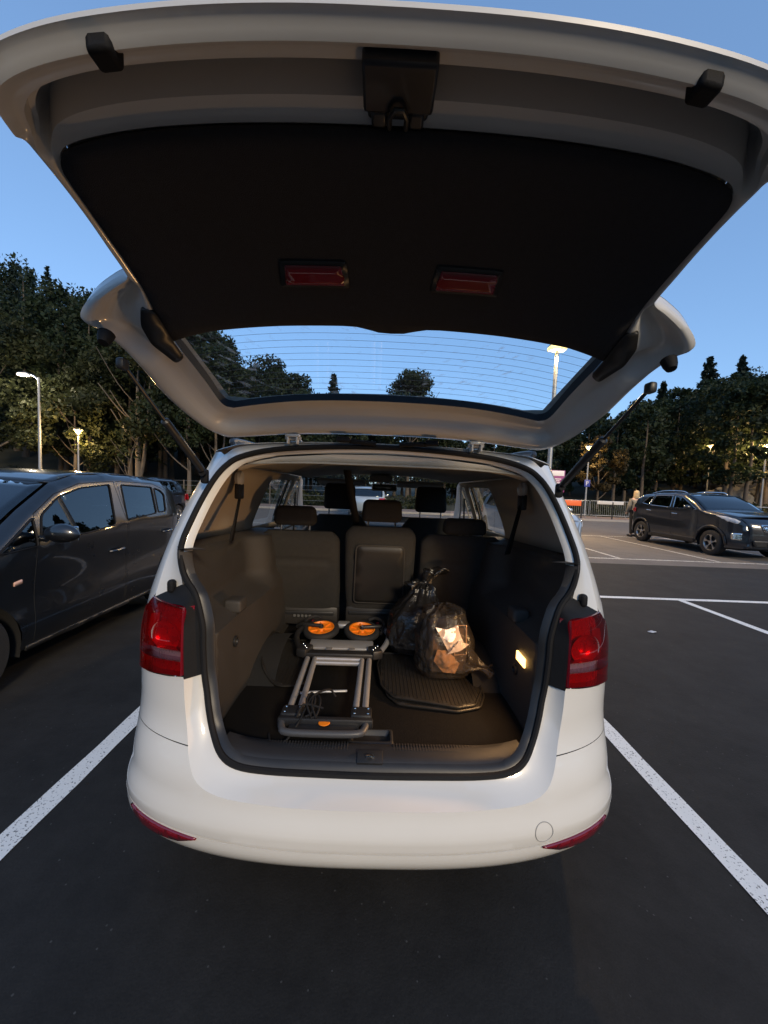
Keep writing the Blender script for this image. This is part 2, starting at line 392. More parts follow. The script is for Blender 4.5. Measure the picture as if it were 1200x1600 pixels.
M['black_paint'] = mat('black_car_paint', (.006, .007, .009), .3, coat=1, var=.1, vscale=6)
M['navy_paint'] = mat('blue_black_car_paint', (.005, .007, .012), .3, coat=1)
M['silver_paint'] = mat('silver_car_paint', (.42, .48, .54), .32, metal=.4, coat=1)
M['tyre'] = mat('tyre_rubber', (.014, .014, .015), .8, var=.15, vscale=40, bump=.3, bscale=120)
M['rim'] = mat('alloy_rim', (.45, .45, .46), .3, metal=.9)
M['darkmetal'] = mat('dark_wheel_well', (.006, .006, .006), .9)
M['galv'] = mat('galvanised_steel', (.33, .34, .35), .5, metal=.6, var=.15, vscale=12)
M['bark'] = mat('tree_bark', (.10, .078, .058), .9, var=.35, vscale=6, bump=.8, bscale=14)
M['pale_bark'] = mat('pale_tree_bark', (.11, .092, .074), .9, var=.35, vscale=5, bump=.8, bscale=14)
M['leaf'] = foliage('dark_green_foliage', (.008, .014, .007), (.035, .050, .020))
M['leaf2'] = foliage('olive_foliage', (.012, .017, .008), (.050, .058, .022))
M['needle'] = foliage('conifer_foliage', (.005, .010, .008), (.018, .030, .020))
M['autumn'] = foliage('autumn_foliage', (.018, .016, .007), (.060, .044, .017))
M['grass'] = mat('grass_turf', (.040, .050, .018), .95, var=.5, vscale=2.5, bump=.9, bscale=30)
M['soil'] = mat('woodland_floor', (.030, .030, .016), .95, var=.45, vscale=.6, bump=.8, bscale=8)
M['rock'] = mat('grey_rock', (.16, .15, .135), .9, var=.4, vscale=1.5, bump=.9, bscale=5)
M['kerb'] = mat('concrete_kerb', (.30, .28, .26), .85, var=.2, vscale=6, bump=.3, bscale=40)
M['paving'] = mat('reddish_path', (.23, .17, .14), .9, var=.2, vscale=3, bump=.3, bscale=60)
M['warmlamp'] = mat('sodium_lamp_glow', (1, .7, .3), .4, emit=(1, .68, .20), es=1.15)
M['whitelamp'] = mat('white_lamp_glow', (1, .95, .85), .4, emit=(1, .86, .60), es=1.6)
M['bootlamp'] = mat('boot_lamp_glow', (1, .7, .3), .3, emit=(1, .55, .14), es=3.0)
# ================================================================== ground
def sheet(name, x0, x1, y0, y1, z, m, kind='structure', nx=1, ny=1):
    b = MB(); b.grid([[(lerp(x0, x1, i/nx), lerp(y0, y1, j/ny), z) for j in range(ny+1)] for i in range(nx+1)])
    return tag(obj(name, b, m, smooth=0), kind=kind)
sheet('ground', -600, 600, -600, 700, -.03, M['grass'])
sheet('parking_lot', -60, 70, -45, 8.25, 0, M['asphalt'])
sheet('old_parking_lot', -60, 70, 8.25, 22.2, 0.0, M['old_asphalt'])
k = MB().box(-60, 70, 22.2, 22.34, -.02, .11); tag(obj('kerb', k, M['kerb'], smooth=0, bevel=.015), kind='structure')
sheet('footpath', -60, 70, 22.34, 25.4, .09, M['paving'])
def line(x0, x1, y0, y1, old=False, z=.004):
    w = MB(); n = max(1, int(max(x1-x0, y1-y0)/.25)); v = (y1-y0) > (x1-x0); L_ = []; R_ = []
    for i in range(n+1):
        t = i/n; j = random.uniform(-.004, .004); j2 = random.uniform(-.004, .004)
        if v: L_.append((x0+j, lerp(y0, y1, t), z)); R_.append((x1+j2, lerp(y0, y1, t), z))
        else: L_.append((lerp(x0, x1, t), y0+j, z)); R_.append((lerp(x0, x1, t), y1+j2, z))
    w.grid([L_, R_]); return tag(obj('bay_line', w, M['line_old' if old else 'line'], smooth=0), kind='structure')
for xc in (-7.22, -4.31, -1.415, 1.495, 4.45, 7.35, 10.3, 13.2): line(xc-.05, xc+.05, .2, 5.395)
line(-30, 40, 5.397, 5.50)
line(-30, 40, 8.87, 8.97, True)
for xc in (-18.2, -15.8, -13.4, -11.0, -8.6, -6.2, -3.8, -1.4, 1.0, 3.4, 5.83, 8.25, 10.65, 13.05, 15.4): line(xc-.05, xc+.05, 8.972, 13.9, True)
line(-30, 40, 13.902, 14.0, True)
# hillside behind the lot
def terr(x, y):
    q = max(0, y-27)
    l = sstep(4, 40, -x); r = sstep(12, 45, x)
    h = q*(.02+.26*l+.18*r)
    h = min(h, 2.5+13*l+12*r)
    return h+.6*noise.noise(Vector((x*.06, y*.06, 3)))*min(1, q/8)+.1*min(1, q/2)
m = MB(); m.grid([[(x, y, terr(x, y)) for y in list(np.linspace(25.4, 60, 26))+list(np.linspace(64, 190, 18))] for x in np.linspace(-190, 200, 80)])
tag(obj('wooded_hillside', m, M['soil']), kind='structure')
# ================================================================== the white minivan
CX = .02
VAN = thing('white_minivan', 'white minivan with its tailgate raised, parked between two white bay lines', 'minivan', (CX, 3.2, 0))
ZK = [.28, .305, .36, .42, .50, .55, .60, .66, .78, .90, 1.02, 1.12, 1.25, 1.38, 1.50, 1.58, 1.63]
YK = [1.13, 1.11, 1.09, 1.08, 1.085, 1.10, 1.13, 1.155, 1.17, 1.175, 1.185, 1.21, 1.265, 1.33, 1.40, 1.45, 1.49]
BK = [.42]*12+[.40, .37, .33, .30, .28]
HK = [.90, .90, .897, .896, .895, .895, .900, .908, .918, .915, .900, .878, .848, .805, .758, .73, .715]
NE = 2.6
def smk(z, A):
    return sum(interp(z+d, ZK, A) for d in (-.03, -.015, 0, .015, .03))/5
def Wx(ph, z, off=0):
    hw = smk(z, HK)+off; b = smk(z, BK); yr = smk(z, YK)-off
    s_ = abs(sin(ph)); c_ = abs(cos(ph))
    return (CX+hw*math.copysign(s_**(2/NE), ph), yr+b+off-(b+off)*c_**(2/NE), z)
def ph_of(x, z):
    a = min(1, abs(x)/smk(z, HK)); return math.copysign(math.asin(min(1, a**(NE/2))), x)
def P2(x, z): return (ph_of(x, z), z)
def flipx(m):
    m.v = [(2*CX-p[0], p[1], p[2]) for p in m.v]; m.f = [tuple(reversed(f)) for f in m.f]
    if hasattr(m, 'n'): m.n = [(-p[0], p[1], p[2]) for p in m.n]
    return m
def both(name, mkmb, mats, parent, **k):
    """build a part on the right, then its mirror twin on the left"""
    r = []
    for sgn in (1, -1):
        m = mkmb()
        if sgn < 0: flipx(m)
        r.append(obj(name, m, mats, parent, **k))
    return r

# --- outer edge of the tailgate recess (O) and the rubber seal line (S), right half, bottom centre to top centre
O2 = [(0, .494), (.20, .494), (.36, .496), (.475, .502), (.545, .525), (.585, .575), (.612, .65), (.628, .72), (.637, .80),
      (.643, .90), (.647, .97), (.647, 1.033), (.725, 1.036), (.80, 1.040),
      (.79, 1.12), (.78, 1.19), (.765, 1.25), (.742, 1.33), (.715, 1.41), (.675, 1.50), (.635, 1.565)]
S3 = [(0.0, 1.18, 0.535), (.20, 1.18, .538), (0.34, 1.18, 0.543), (0.435, 1.182, 0.556), (0.492, 1.20, 0.580), (0.535, 1.24, 0.624), (.560, 1.262, .690), (0.575, 1.279, 0.745), (0.588, 1.289, 0.80),
      (0.597, 1.296, 0.89), (0.602, 1.302, 0.963), (0.628, 1.315, 1.05), (0.648, 1.325, 1.082), (0.668, 1.332, 1.105),
      (0.69, 1.341, 1.142), (0.704, 1.352, 1.20), (0.702, 1.366, 1.25), (0.686, 1.398, 1.322), (0.662, 1.43, 1.40), (0.624, 1.444, 1.474), (0.585, 1.452, 1.522),
      (0.535, 1.46, 1.555), (0.42, 1.473, 1.586), (0.22, 1.481, 1.606), (0.0, 1.484, 1.613)]
O3 = [Wx(*P2(x, z)) for x, z in O2]
O3 = [(p[0]-CX, p[1], p[2]) for p in O3]+[(.55, 1.474, 1.592), (.42, 1.482, 1.609), (.22, 1.487, 1.622), (0, 1.488, 1.627)]
def _seg(P, i0, i1, sub=6): return catmull(P[i0:i1+1], sub)
SEGS = {}
def jamb(i0, i1, bulge=.012):
    """loft from the recess edge to the seal; the edge is interpolated on the body surface itself"""
    m = MB(); rows = []
    n2 = len(O2)
    S_ = _seg(S3, i0, i1)
    if i1 < n2:
        O_ = [Wx(a, z) for a, z in _seg([P2(x, z) for x, z in O2], i0, i1)]
    else:
        O_ = [Wx(a, z) for a, z in _seg([P2(x, z) for x, z in O2], i0, n2-1)][:-1]+[(CX+p[0], p[1], p[2]) for p in _seg(O3, n2-1, i1)]
    for o_, s_ in zip(O_, S_):
        o_ = np.array(o_); s_ = np.array((CX+s_[0], s_[1], s_[2])); row = []
        for q in (0, .10, .3, .55, .8, 1.0):
            p = o_*(1-q)+s_*q+np.array((0, bulge*sin(pi*q), 0)); row.append(tuple(p))
        rows.append(row)
    return m.grid(rows)
OE = _seg([P2(x, z) for x, z in O2], 0, 8)
OE2 = _seg([P2(x, z) for x, z in O2], 13, 20)
both('tailgate_jamb', lambda: jamb(0, 8), M['white'], VAN, smooth=50)
both('rear_pillar_jamb', lambda: jamb(13, 24), M['cream'], VAN, smooth=50)

# --- bumper
def oe_at(z):
    for p, q in zip(OE, OE[1:]):
        if p[1] <= z <= q[1] and q[1] > p[1]: return (lerp(p[0], q[0], (z-p[1])/(q[1]-p[1])), z)
bO = [p for p in OE if p[1] < .603]+[oe_at(.605)]
ZL = .379                                   # crease between bumper face and lower lip
def sym(R): return R[:-1]+[(-a_, b_) for a_, b_ in reversed(R)][:-1] if R[-1][0] == 0 else R
def bumper_poly():
    R = bO+[P2(.70, .606), (pi/2, .606), (pi/2, ZL+.012), P2(.80, ZL+.006), P2(.66, ZL+.002), P2(.5, ZL), P2(.3, ZL-.002), (0, ZL-.003)]
    return R[:-1]+[(-a_, b_) for a_, b_ in reversed(R)][:-1]
def zl_of(ph):
    x = abs(Wx(ph, ZL)[0]-CX); return interp(x, [0, .3, .5, .66, .80, .9], [ZL-.003, ZL-.002, ZL, ZL+.002, ZL+.006, ZL+.012])
def bump_fn(ph, z):
    return Wx(ph, z, .016*(1-sstep(.40, .488, z))+.0015*math.exp(-((z-zl_of(ph))/.006)**2))
BUMP = obj('rear_bumper', panel(bumper_poly(), bump_fn, step=.018), M['white'], VAN, smooth=60)
PH_ = np.linspace(-pi/2, pi/2, 121)
rows = []
for ph in PH_:
    z1 = zl_of(ph); row = [bump_fn(ph, z1), Wx(ph, z1-.001, .004), Wx(ph, z1-.006, .002), Wx(ph, z1-.0085, .0165)]
    for q in (.12, .3, .5, .7, .88, .96, 1): row.append(Wx(ph, lerp(z1-.0085, .284, q), .0165+.004*sin(pi*q)-.014*max(0, (q-.8)/.2)**2))
    row.append(tuple(np.array(Wx(ph, .281, -.03)))); rows.append(row)
obj('bumper_lip', MB().grid(rows), M['white'], BUMP, smooth=40)
RF = [(.785, .372), (.70, .371), (.60, .369), (.520, .366), (.585, .336), (.69, .318), (.765, .324)]
def refl():
    return panel([P2(x, z) for x, z in RF], lambda a, z: Wx(a, z, .0235), step=.02)
both('bumper_reflector', refl, M['darkred'], BUMP, smooth=60, solid=.012, solid_off=-1)
m = MB(); c = (.527, .416)
def bofs(z): return .016*(1-sstep(.40, .488, z))+.0006
m.tube([Wx(ph_of(c[0]+.030*cos(a), c[1]+.030*sin(a)), c[1]+.030*sin(a), bofs(c[1]+.030*sin(a))) for a in np.linspace(0, 2*pi, 28)[:-1]], .0013, 5, closed=True)
obj('tow_eye_cover', m, mat('seam_grey', (.30, .29, .27), .6), BUMP)

# --- rear quarter panels and tail lights
lens_in = [(.647, .815), (.648, .90), (.650, .97), (.650, 1.028)]
lens_out = [(.80, 1.034), (.845, .995), (.872, .93), (.884, .86), (.886, .775)]
def quarter():
    poly = [oe_at(.608)]+[p for p in OE if p[1] > .612]+[P2(.64, .808), P2(.70, .797), P2(.80, .782), P2(.889, .768), P2(.889, .86), P2(.876, .935), P2(.85, 1.0), P2(.806, 1.042)]
    poly += OE2[1:]+[P2(.66, 1.578), P2(.70, 1.58), (pi/2, 1.58), (pi/2, .608), P2(.70, .608)]
    return panel(poly, lambda a, z: Wx(a, z), step=.035)
both('rear_quarter_panel', quarter, M['white'], VAN, smooth=60)
def lens_band(z0, z1, off=.012):
    inner = lambda z: interp(z, [.80, .90, 1.03], [.643, .645, .649])
    outer = lambda z: interp(z, [.77, .86, .93, .995, 1.034], [.886, .884, .872, .845, .80])
    rows = []
    for i in range(13):
        zt = i/12; row = []
        for j in range(25):
            t = j/24
            zb = lerp(.812, .772, t); zt_ = lerp(1.034, 1.040, t)
            z = lerp(zb, zt_, lerp(z0, z1, zt)); x = lerp(inner(z), outer(z), t**.8)
            row.append(Wx(ph_of(x, z), z, off))
        rows.append(row)
    return MB().grid(rows)
for sgn in (1, -1):
    def mir(m):
        if sgn < 0: flipx(m)
        return m
    h = mir(jamb(8, 13, .0))
    hb = obj('tail_light', h, M['rubber'], VAN, smooth=40)
    tag(hb, 'red tail light with a clear strip, %s rear corner' % ('right' if sgn > 0 else 'left'))
    obj('upper_lens', mir(lens_band(.365, 1, .006)), M['redglass'], hb)
    obj('reversing_lens', mir(lens_band(.215, .360, .0055)), M['smokeglass'], hb)
    obj('lower_lens', mir(lens_band(0, .210, .006)), M['redglass'], hb)
    obj('lamp_body', mir(lens_band(0, 1, -.028)), M['lampinner'], hb)
    rim_ = MB(); G0 = lens_band(0, 1, .0065); nv_ = 25; nr_ = 13
    for idx in ([j for j in range(nv_)], [(nr_-1)*nv_+j for j in range(nv_)], [i*nv_ for i in range(nr_)], [i*nv_+nv_-1 for i in range(nr_)]):
        G1 = lens_band(0, 1, -.03); rim_.grid([[G0.v[k_] for k_ in idx], [G1.v[k_] for k_ in idx]])
    for fz in (.2125, .3625): 
        a_ = lens_band(fz, fz+.0001, .005); b_ = lens_band(fz, fz+.0001, -.028); rim_.grid([a_.v[:nv_], b_.v[:nv_]])
    obj('lens_edge', mir(rim_), M['darkred'], hb)
    # round lamp bowl and ribbed outer chamber behind the lens
    bw = MB(); c_b = Vector(Wx(ph_of(.735, .925), .925, -.010)); rows_ = []
    for (rr_, dd_) in ((.056, -.004), (.052, .002), (.044, .012), (.030, .020), (.012, .023)):
        rows_.append([(c_b.x+rr_*1.05*cos(a_), c_b.y+dd_+.30*rr_*cos(a_), c_b.z+rr_*.92*sin(a_)) for a_ in np.linspace(0, 2*pi, 29)[:-1]])
    bw.grid(rows_, closed=True); obj('lamp_bowl', mir(bw), M['lampinner'], hb)
    rb = MB()
    for k_ in range(9):
        xx_ = .800+.0095*k_; rb.tube([Wx(ph_of(min(xx_, .885), z_), z_, -.02) for z_ in np.linspace(.875, .985-.004*k_, 8)], .0042, 5)
    obj('ribbed_chamber', mir(rb), M['redlens'], hb)
    # pillar stop buffer above the light
    bx_, bz_ = .735, 1.082
    m = MB(); p = np.array(O3[14])*.45+np.array(S3[14])*.55
    m.rbox((CX+.732, 1.345, 1.085), (.026, .03, .046), .011, 3)
    obj('stop_buffer', mir(m), M['rubber'], VAN)

# --- seal round the opening
loop = [(CX+p[0], p[1], p[2]) for p in S3]+[(CX-p[0], p[1], p[2]) for p in reversed(S3[1:-1])]
loop = catmull(loop, 4, True)
obj('tailgate_seal', MB().tube([(p[0], p[1]-.004, p[2]) for p in loop], .0105, 8, closed=True), M['rubber'], VAN)
def shrink(p, k, dy):
    cxx, cz = CX, 1.08
    x, y, z = p; d = Vector((cxx-x, 0, cz-z)); l = d.length
    # move towards the opening's middle, mostly along the local inward direction
    return (x+(d.x/l)*k*(1.15 if abs(x-CX) > .45 else .4), y+dy, z+(d.z/l)*k)
SIN = [shrink(p, .026, .022) for p in loop]
n_ = len(loop)
def ring_part(up):
    m = MB(); k = list(range(n_))+[0]; f = []
    for i in range(n_):
        j = (i+1) % n_
        if (loop[i][2] > 1.19) == up:
            A = [loop[i], ((loop[i][0]+SIN[i][0])/2, loop[i][1]+.002, (loop[i][2]+SIN[i][2])/2), SIN[i]]; B = [loop[j], ((loop[j][0]+SIN[j][0])/2, loop[j][1]+.002, (loop[j][2]+SIN[j][2])/2), SIN[j]]
            m.grid([A, B])
    return m
obj('opening_edge_trim', ring_part(False), M['blackplastic'], VAN, smooth=60, merge=.0005)
obj('painted_flange', ring_part(True), M['white'], VAN, smooth=60, merge=.0005)

# --- sides, roof, nose (front half seen only from beside the van)
def Xs(y, z):
    zc = min(max(z, .28), 1.63)
    x = smk(zc, HK)
    x *= 1-.10*max(0, (y-3.0)/2.5)**2
    if y > 5.0: x -= .30*((y-5.0)/.5)**2.2
    return x
yb = lambda z: smk(z, YK)+smk(z, BK)
RW, FW = (1.93, .315), (4.60, .315)
def arch(c, r, up=True):
    return [(c[0]+r*cos(a), max(.27, c[1]+r*sin(a))) for a in np.linspace(pi, 0, 17)]
side_top = [(3.45, 1.58), (3.75, 1.50), (4.1, 1.30), (4.42, 1.10), (4.9, 1.02), (5.3, .90), (5.46, .72), (5.48, .50), (5.42, .26)]
side_out = [(yb(z), z) for z in (.285, .42, .6, .9, 1.12, 1.25, 1.38, 1.5, 1.58)]+side_top
side_out += [(FW[0]+.36, .26)]+list(reversed(arch(FW, .36)))[1:-1]+[(FW[0]-.36, .24), (RW[0]+.36, .24)]+list(reversed(arch(RW, .36)))[1:-1]+[(RW[0]-.345, .285)]
w_q = rpoly([(1.80, 1.10), (2.30, 1.075), (2.30, 1.50), (1.97, 1.49)], [.05, .02, .03, .08])
w_r = rpoly([(2.37, 1.07), (3.15, 1.03), (3.15, 1.515), (2.37, 1.505)], .03)
w_f = rpoly([(3.22, 1.03), (4.18, 1.04), (3.62, 1.49), (3.22, 1.515)], .03)
d_r = [(2.30, .30), (3.18, .30), (3.18, 1.54), (2.33, 1.535), (2.30, 1.0), (2.33, .70)]
d_f = [(3.19, .30), (4.17, .30), (4.25, .9), (4.25, 1.06), (3.64, 1.53), (3.19, 1.545)]
pts, grp = cdt(side_out, [w_q, w_r, w_f], [d_r, d_f], .07)
for sgn in (1, -1):
    fn = lambda y, z: (CX+sgn*Xs(y, z), y, z)
    b_ = obj('body_side', sub_mb(pts, grp[2], fn), M['white'], VAN, smooth=60)
    for g, hy, hz in ((grp[0], 2.46, .93), (grp[1], 3.32, .90)):
        dd = obj('door', sub_mb(pts, g, lambda y, z: (CX+sgn*(Xs(y, z)+.002), y, z)), M['white'], VAN, smooth=60)
        obj('handle', MB().rbox((CX+sgn*(Xs(hy, hz)+.02), hy, hz), (.03, .17, .03), .01), M['white'], dd)
    for w in (w_q, w_r, w_f):
        obj('side_window', panel(w, lambda y, z: (CX+sgn*(Xs(y, z)-.006), y, z), step=.1), M['glass'], VAN, smooth=60)
        obj('window_surround', MB().tube([(CX+sgn*(Xs(y, z)+.001), y, z) for y, z in dens(w, .08)], .009, 6, closed=True), M['rubber'], VAN)
    mm_ = MB().rbox((CX+sgn*1.0, 4.05, 1.07), (.2, .12, .14), .04, 3); mm_.rbox((CX+sgn*.88, 4.06, 1.03), (.1, .06, .05), .01)
    obj('door_mirror', mm_, M['white'], VAN)
# roof
rear_edge = [(x, y) for x, y, z in [(0, 1.488, 0), (.22, 1.487, 0), (.42, 1.482, 0), (.55, 1.474, 0)]]+[(Wx(P2(.64, 1.578)[0], 1.578)[0]-CX, Wx(P2(.64, 1.578)[0], 1.578)[1])]
rear_edge += [(Wx(a, 1.58)[0]-CX, Wx(a, 1.58)[1]) for a in np.linspace(P2(.66, 1.58)[0], pi/2, 6)]
halfroof = rear_edge+[(Xs(2.4, 1.58), 2.4), (Xs(3.0, 1.58), 3.0), (Xs(3.45, 1.58), 3.45), (.40, 3.56), (0, 3.6)]
roof_poly = halfroof+[(-x, y) for x, y in reversed(halfroof[1:-1])]
def roof_fn(x, y):
    u = min(1, abs(x)/Xs(max(1.9, y), 1.58)); e = sstep(1.45, 1.9, y)
    return (CX+x, y, 1.58+(.047+.035*e)*(1-u**2.4)*(1-.25*sstep(3.0, 3.6, y)))
obj('roof', panel(roof_poly, roof_fn, step=.06), M['white'], VAN, smooth=60, solid=.003, solid_off=-1)
for sgn in (1, -1):
    pth = [(CX+sgn*.66, 1.72, 1.612), (CX+sgn*.675, 1.78, 1.645), (CX+sgn*.68, 2.4, 1.66), (CX+sgn*.675, 3.2, 1.655), (CX+sgn*.66, 3.32, 1.62)]
    obj('roof_rail', MB().tube(catmull(pth, 4), .013, 8), M['blackplastic'], VAN)
def ribbon(prof, xf, crown=.03, m=14):
    rows = []
    for (y, z) in prof:
        hw = xf(y, z); row = []
        for j in range(m+1):
            u = -1+2*j/m
            row.append((CX+hw*u, y+.10*(1-u*u)*0, z+crown*(1-u*u)))
        rows.append(row)
    return MB().grid(rows)
obj('windscreen', ribbon(catmull([(3.50, 1.588), (3.8, 1.475), (4.1, 1.315), (4.40, 1.13)], 4), lambda y, z: Xs(y, z)-.03, .04), M['glass'], VAN, smooth=60)
obj('bonnet', ribbon(catmull([(4.41, 1.105), (4.9, 1.02), (5.3, .905), (5.42, .78)], 5), lambda y, z: Xs(y, z), .035), M['white'], VAN, smooth=60)
obj('front_bumper', ribbon(catmull([(5.42, .775), (5.46, .70), (5.48, .50), (5.42, .25)], 4), lambda y, z: Xs(y, z), .0), M['white'], VAN, smooth=60)
obj('underbody', MB().box(CX-.80, CX+.80, 1.30, 5.30, .24, .30), M['darkmetal'], VAN)
for sgn in (1, -1):
    for (cy, cz) in (RW, FW):
        lin = MB(); lin.grid([[(CX+sgn*x, cy+.355*cos(a), cz+.355*sin(a)) for a in np.linspace(-.1, pi+.1, 17)] for x in (.45, .895)])
        obj('wheel_arch_liner', lin, M['darkmetal'], VAN)

def wheel(parent, c, side, R=.315, W=.20, spokes=5, rimmat=None, dish=.02):
    """tyre with tread grooves and spoked rim; side = +1 when the outer face looks to +X"""
    x, y, z = c; s = side
    m = MB(); prof = [(R*.62, -W/2), (R*.90, -W/2), (R*.97, -W/2+.02), (R, -W/2+.04), (R, -.012), (R-.008, -.008), (R-.008, .008), (R, .012), (R, W/2-.04), (R*.97, W/2-.02), (R*.90, W/2), (R*.62, W/2)]
    m.lathe(prof, (x, y, z), 'X', 40)
    w = obj('wheel', m, M['tyre'], parent, smooth=40)
    r = MB(); rr = R*.645; o = s*(W/2-.012)
    r.lathe([(rr*.90, -s*W/2), (rr*.93, 0), (rr*.90, o-s*.03), (rr, o), (rr*1.0, o+s*.004), (rr*.92, o+s*.004), (rr*.89, o-s*.012)], (x, y, z), 'X', 40)
    r.lathe([(0.0001, o-s*.005), (rr*.20, o-s*.005), (rr*.24, o-s*.02), (rr*.24, o-s*.05)], (x, y, z), 'X', 20)
    for k in range(spokes):
        a = 2*pi*k/spokes+.3
        pl = [(rr*.16, -.16), (rr*.55, -.10), (rr*.93, -.24), (rr*.93, .24), (rr*.55, .10), (rr*.16, .16)]
        pl = [(p[0], p[1]*(1 if p[0] > rr*.3 else 2.6)) for p in pl]
        r.prism(pl, lambda q, b: (x+o-s*.028-s*dish*(1-q/rr), y+q*cos(a+b*.9), z+q*sin(a+b*.9)), lambda q, b: (x+o-s*.004-s*dish*(1-q/rr), y+q*cos(a+b*.9), z+q*sin(a+b*.9)))
    obj('rim', r, rimmat or M['rim'], w, smooth=35)
    b = MB(); b.lathe([(0.0001, 0), (rr*.86, 0)], (x+o-s*.07, y, z), 'X', 24)
    obj('brake_disc', b, M['darkmetal'], w)
    return w
for sgn in (1, -1):
    for c in (RW, FW): wheel(VAN, (CX+sgn*.79, c[0], c[1]), sgn)

# ================================================================== raised tailgate
HY, HZ, TH = 1.47, 1.640, radians(97)
LPROF = [(0, 0), (-.06, -.08), (-.14, -.25), (-.21, -.42), (-.265, -.58), (-.295, -.72), (-.305, -.86), (-.295, -.97), (-.275, -1.03)]
_c, _s = cos(-TH), sin(-TH)
_P = [(HY+a*_c-b*_s, HZ+a*_s+b*_c) for a, b in LPROF]
_d = np.r_[0, np.cumsum([hypot(_P[i+1][0]-_P[i][0], _P[i+1][1]-_P[i][1]) for i in range(len(_P)-1)])]
_t = np.linspace(0, _d[-1], 400)
def _sm(a, k=41):
    q = k//2; e = np.r_[2*a[0]-a[q:0:-1], a, 2*a[-1]-a[-2:-q-2:-1]]; return np.convolve(e, np.ones(k)/k, 'valid')
_ly = _sm(np.interp(_t, _d, [p[0] for p in _P])); _lz = _sm(np.interp(_t, _d, [p[1] for p in _P]))
_ty = np.gradient(_ly, _t); _tz = np.gradient(_lz, _t)
def ldrop(x, hw=.87, b=.42, n=2.6):
    a = min(abs(x)/hw, .995); return b-b*(1-a**n)**(1/n)
def LID(x, v, w=0):
    """x across, v along from the hinge, w inwards (towards the boot when closed)"""
    y = np.interp(v, _t, _ly); z = np.interp(v, _t, _lz); ty = np.interp(v, _t, _ty); tz = np.interp(v, _t, _tz)
    ny, nz = -tz, ty
    if nz > 0: ny, nz = -ny, -nz
    l = hypot(ny, nz); d = ldrop(x)+w
    if v > _t[-1]: y += ty*(v-_t[-1]); z += tz*(v-_t[-1])
    return (CX+x, float(y+ny/l*d), float(z+nz/l*d))
PAIRS = [((0, 0), (0, .180)), ((.30, 0), (.27, .177)), ((.53, .005), (.48, .168)), ((.60, .03), (.522, .171)), ((.645, .10), (.545, .20)), ((.69, .25), (.560, .30)),
         ((.705, .40), (.576, .40)), ((.725, .51), (.586, .455)), ((.742, .558), (.588, .48)), ((.70, .596), (.587, .51)), ((.65, .618), (.585, .54)), ((.613, .630), (.582, .58)),
         ((.605, .66), (.580, .62)), ((.604, .72), (.580, .70)), ((.601, .78), (.580, .77)), ((.599, .86), (.576, .85)), ((.601, .92), (.569, .882)), ((.600, .955), (.555, .900)),
         ((.592, 1.003), (.53, .908)), ((.560, 1.036), (.49, .912)), ((.48, 1.051), (.42, .915)), ((.34, 1.056), (.30, .916)), ((.15, 1.060), (.14, .917)), ((0, 1.061), (0, .918))]
FR = [0, .05, .10, .16, .22, .30, .37, .44, .465, .55, .575, .70, .735, .80, .90, 1.0]
FR0 = [0, .06, .14, .24, .34, .44, .52, .62, .72, .82, .92, 1.0]
def rs(v): return [interp(t, FR0, v) for t in FR]
REL = {'hinge': rs([-.03, -.012, -.002, .004, .004, .000, -.010, -.012, -.012, -.010, -.004, .000]),
       'side': rs([-.035, -.015, .002, .010, .012, .010, .006, .0, -.004, -.004, -.002, 0]),
       'ear': rs([-.030, -.016, -.012, -.030, -.034, -.028, -.020, -.010, .002, .010, .010, .0]),
       'narrow': rs([-.030, -.020, -.010, -.003, .002, .005, .006, .006, .005, .003, .001, 0]),
       'bottom': [-.012, -.008, .001, .008, .004, -.006, -.010, -.010, -.034, -.036, -.068, -.074, -.050, -.014, -.008, 0]}
WT = ['hinge']*4+['side']*3+['ear']*5+['narrow']*5+['bottom']*8
E2 = catmull([p[0] for p in PAIRS], 6); I2 = catmull([p[1] for p in PAIRS], 6)
RB = []
for i in range(len(E2)):
    k = i/6; a = int(k); f = k-a; b = min(a+1, len(PAIRS)-1)
    RB.append([lerp(REL[WT[a]][j], REL[WT[b]][j], f*f*(3-2*f)) for j in range(len(FR))])
def skw(v): return -.056-.040*sstep(.78, .90, v)+.0825*sstep(.972, 1.05, v)
def lid_frame():
    rows = []
    for i in range(len(E2)):
        e, q = E2[i], I2[i]
        rows.append([LID(lerp(e[0], q[0], t), lerp(e[1], q[1], t), RB[i][j]) for j, t in enumerate(FR)])
    m = MB().grid(rows); m.mirror_x(CX)
    # closing wall to the outer skin
    rows = [[LID(E2[i][0], E2[i][1], RB[i][0]), LID(E2[i][0]*.997, E2[i][1], RB[i][0]-.006), LID(E2[i][0]*.995, E2[i][1]-.002*(i > 70), skw(E2[i][1])+.002)] for i in range(len(E2))]
    w = MB().grid(rows); w.mirror_x(CX); m.add(w.v, w.f)
    return m
GATE = obj('tailgate', lid_frame(), M['cream'], VAN, smooth=45, merge=.0005)
tag(GATE, 'raised white tailgate seen from its inner side')
sk = [(x*.995, v) for x, v in E2]; skin = sk+[(-x, v) for x, v in reversed(sk[1:-1])]
gl_half = [(0, .16), (.48, .15), (.54, .17), (.565, .30), (.592, .46), (.592, .52), (0, .52)]
gl_poly = gl_half+[(-x, v) for x, v in reversed(gl_half[1:-1])]
obj('outer_skin', panel(skin, lambda x, v: LID(x, v, skw(v)), [gl_poly], step=.05), M['white'], GATE, smooth=60)
obj('rear_window', panel(gl_poly, lambda x, v: LID(x, v, -.030), step=.05), M['lidglass'], GATE, smooth=60)
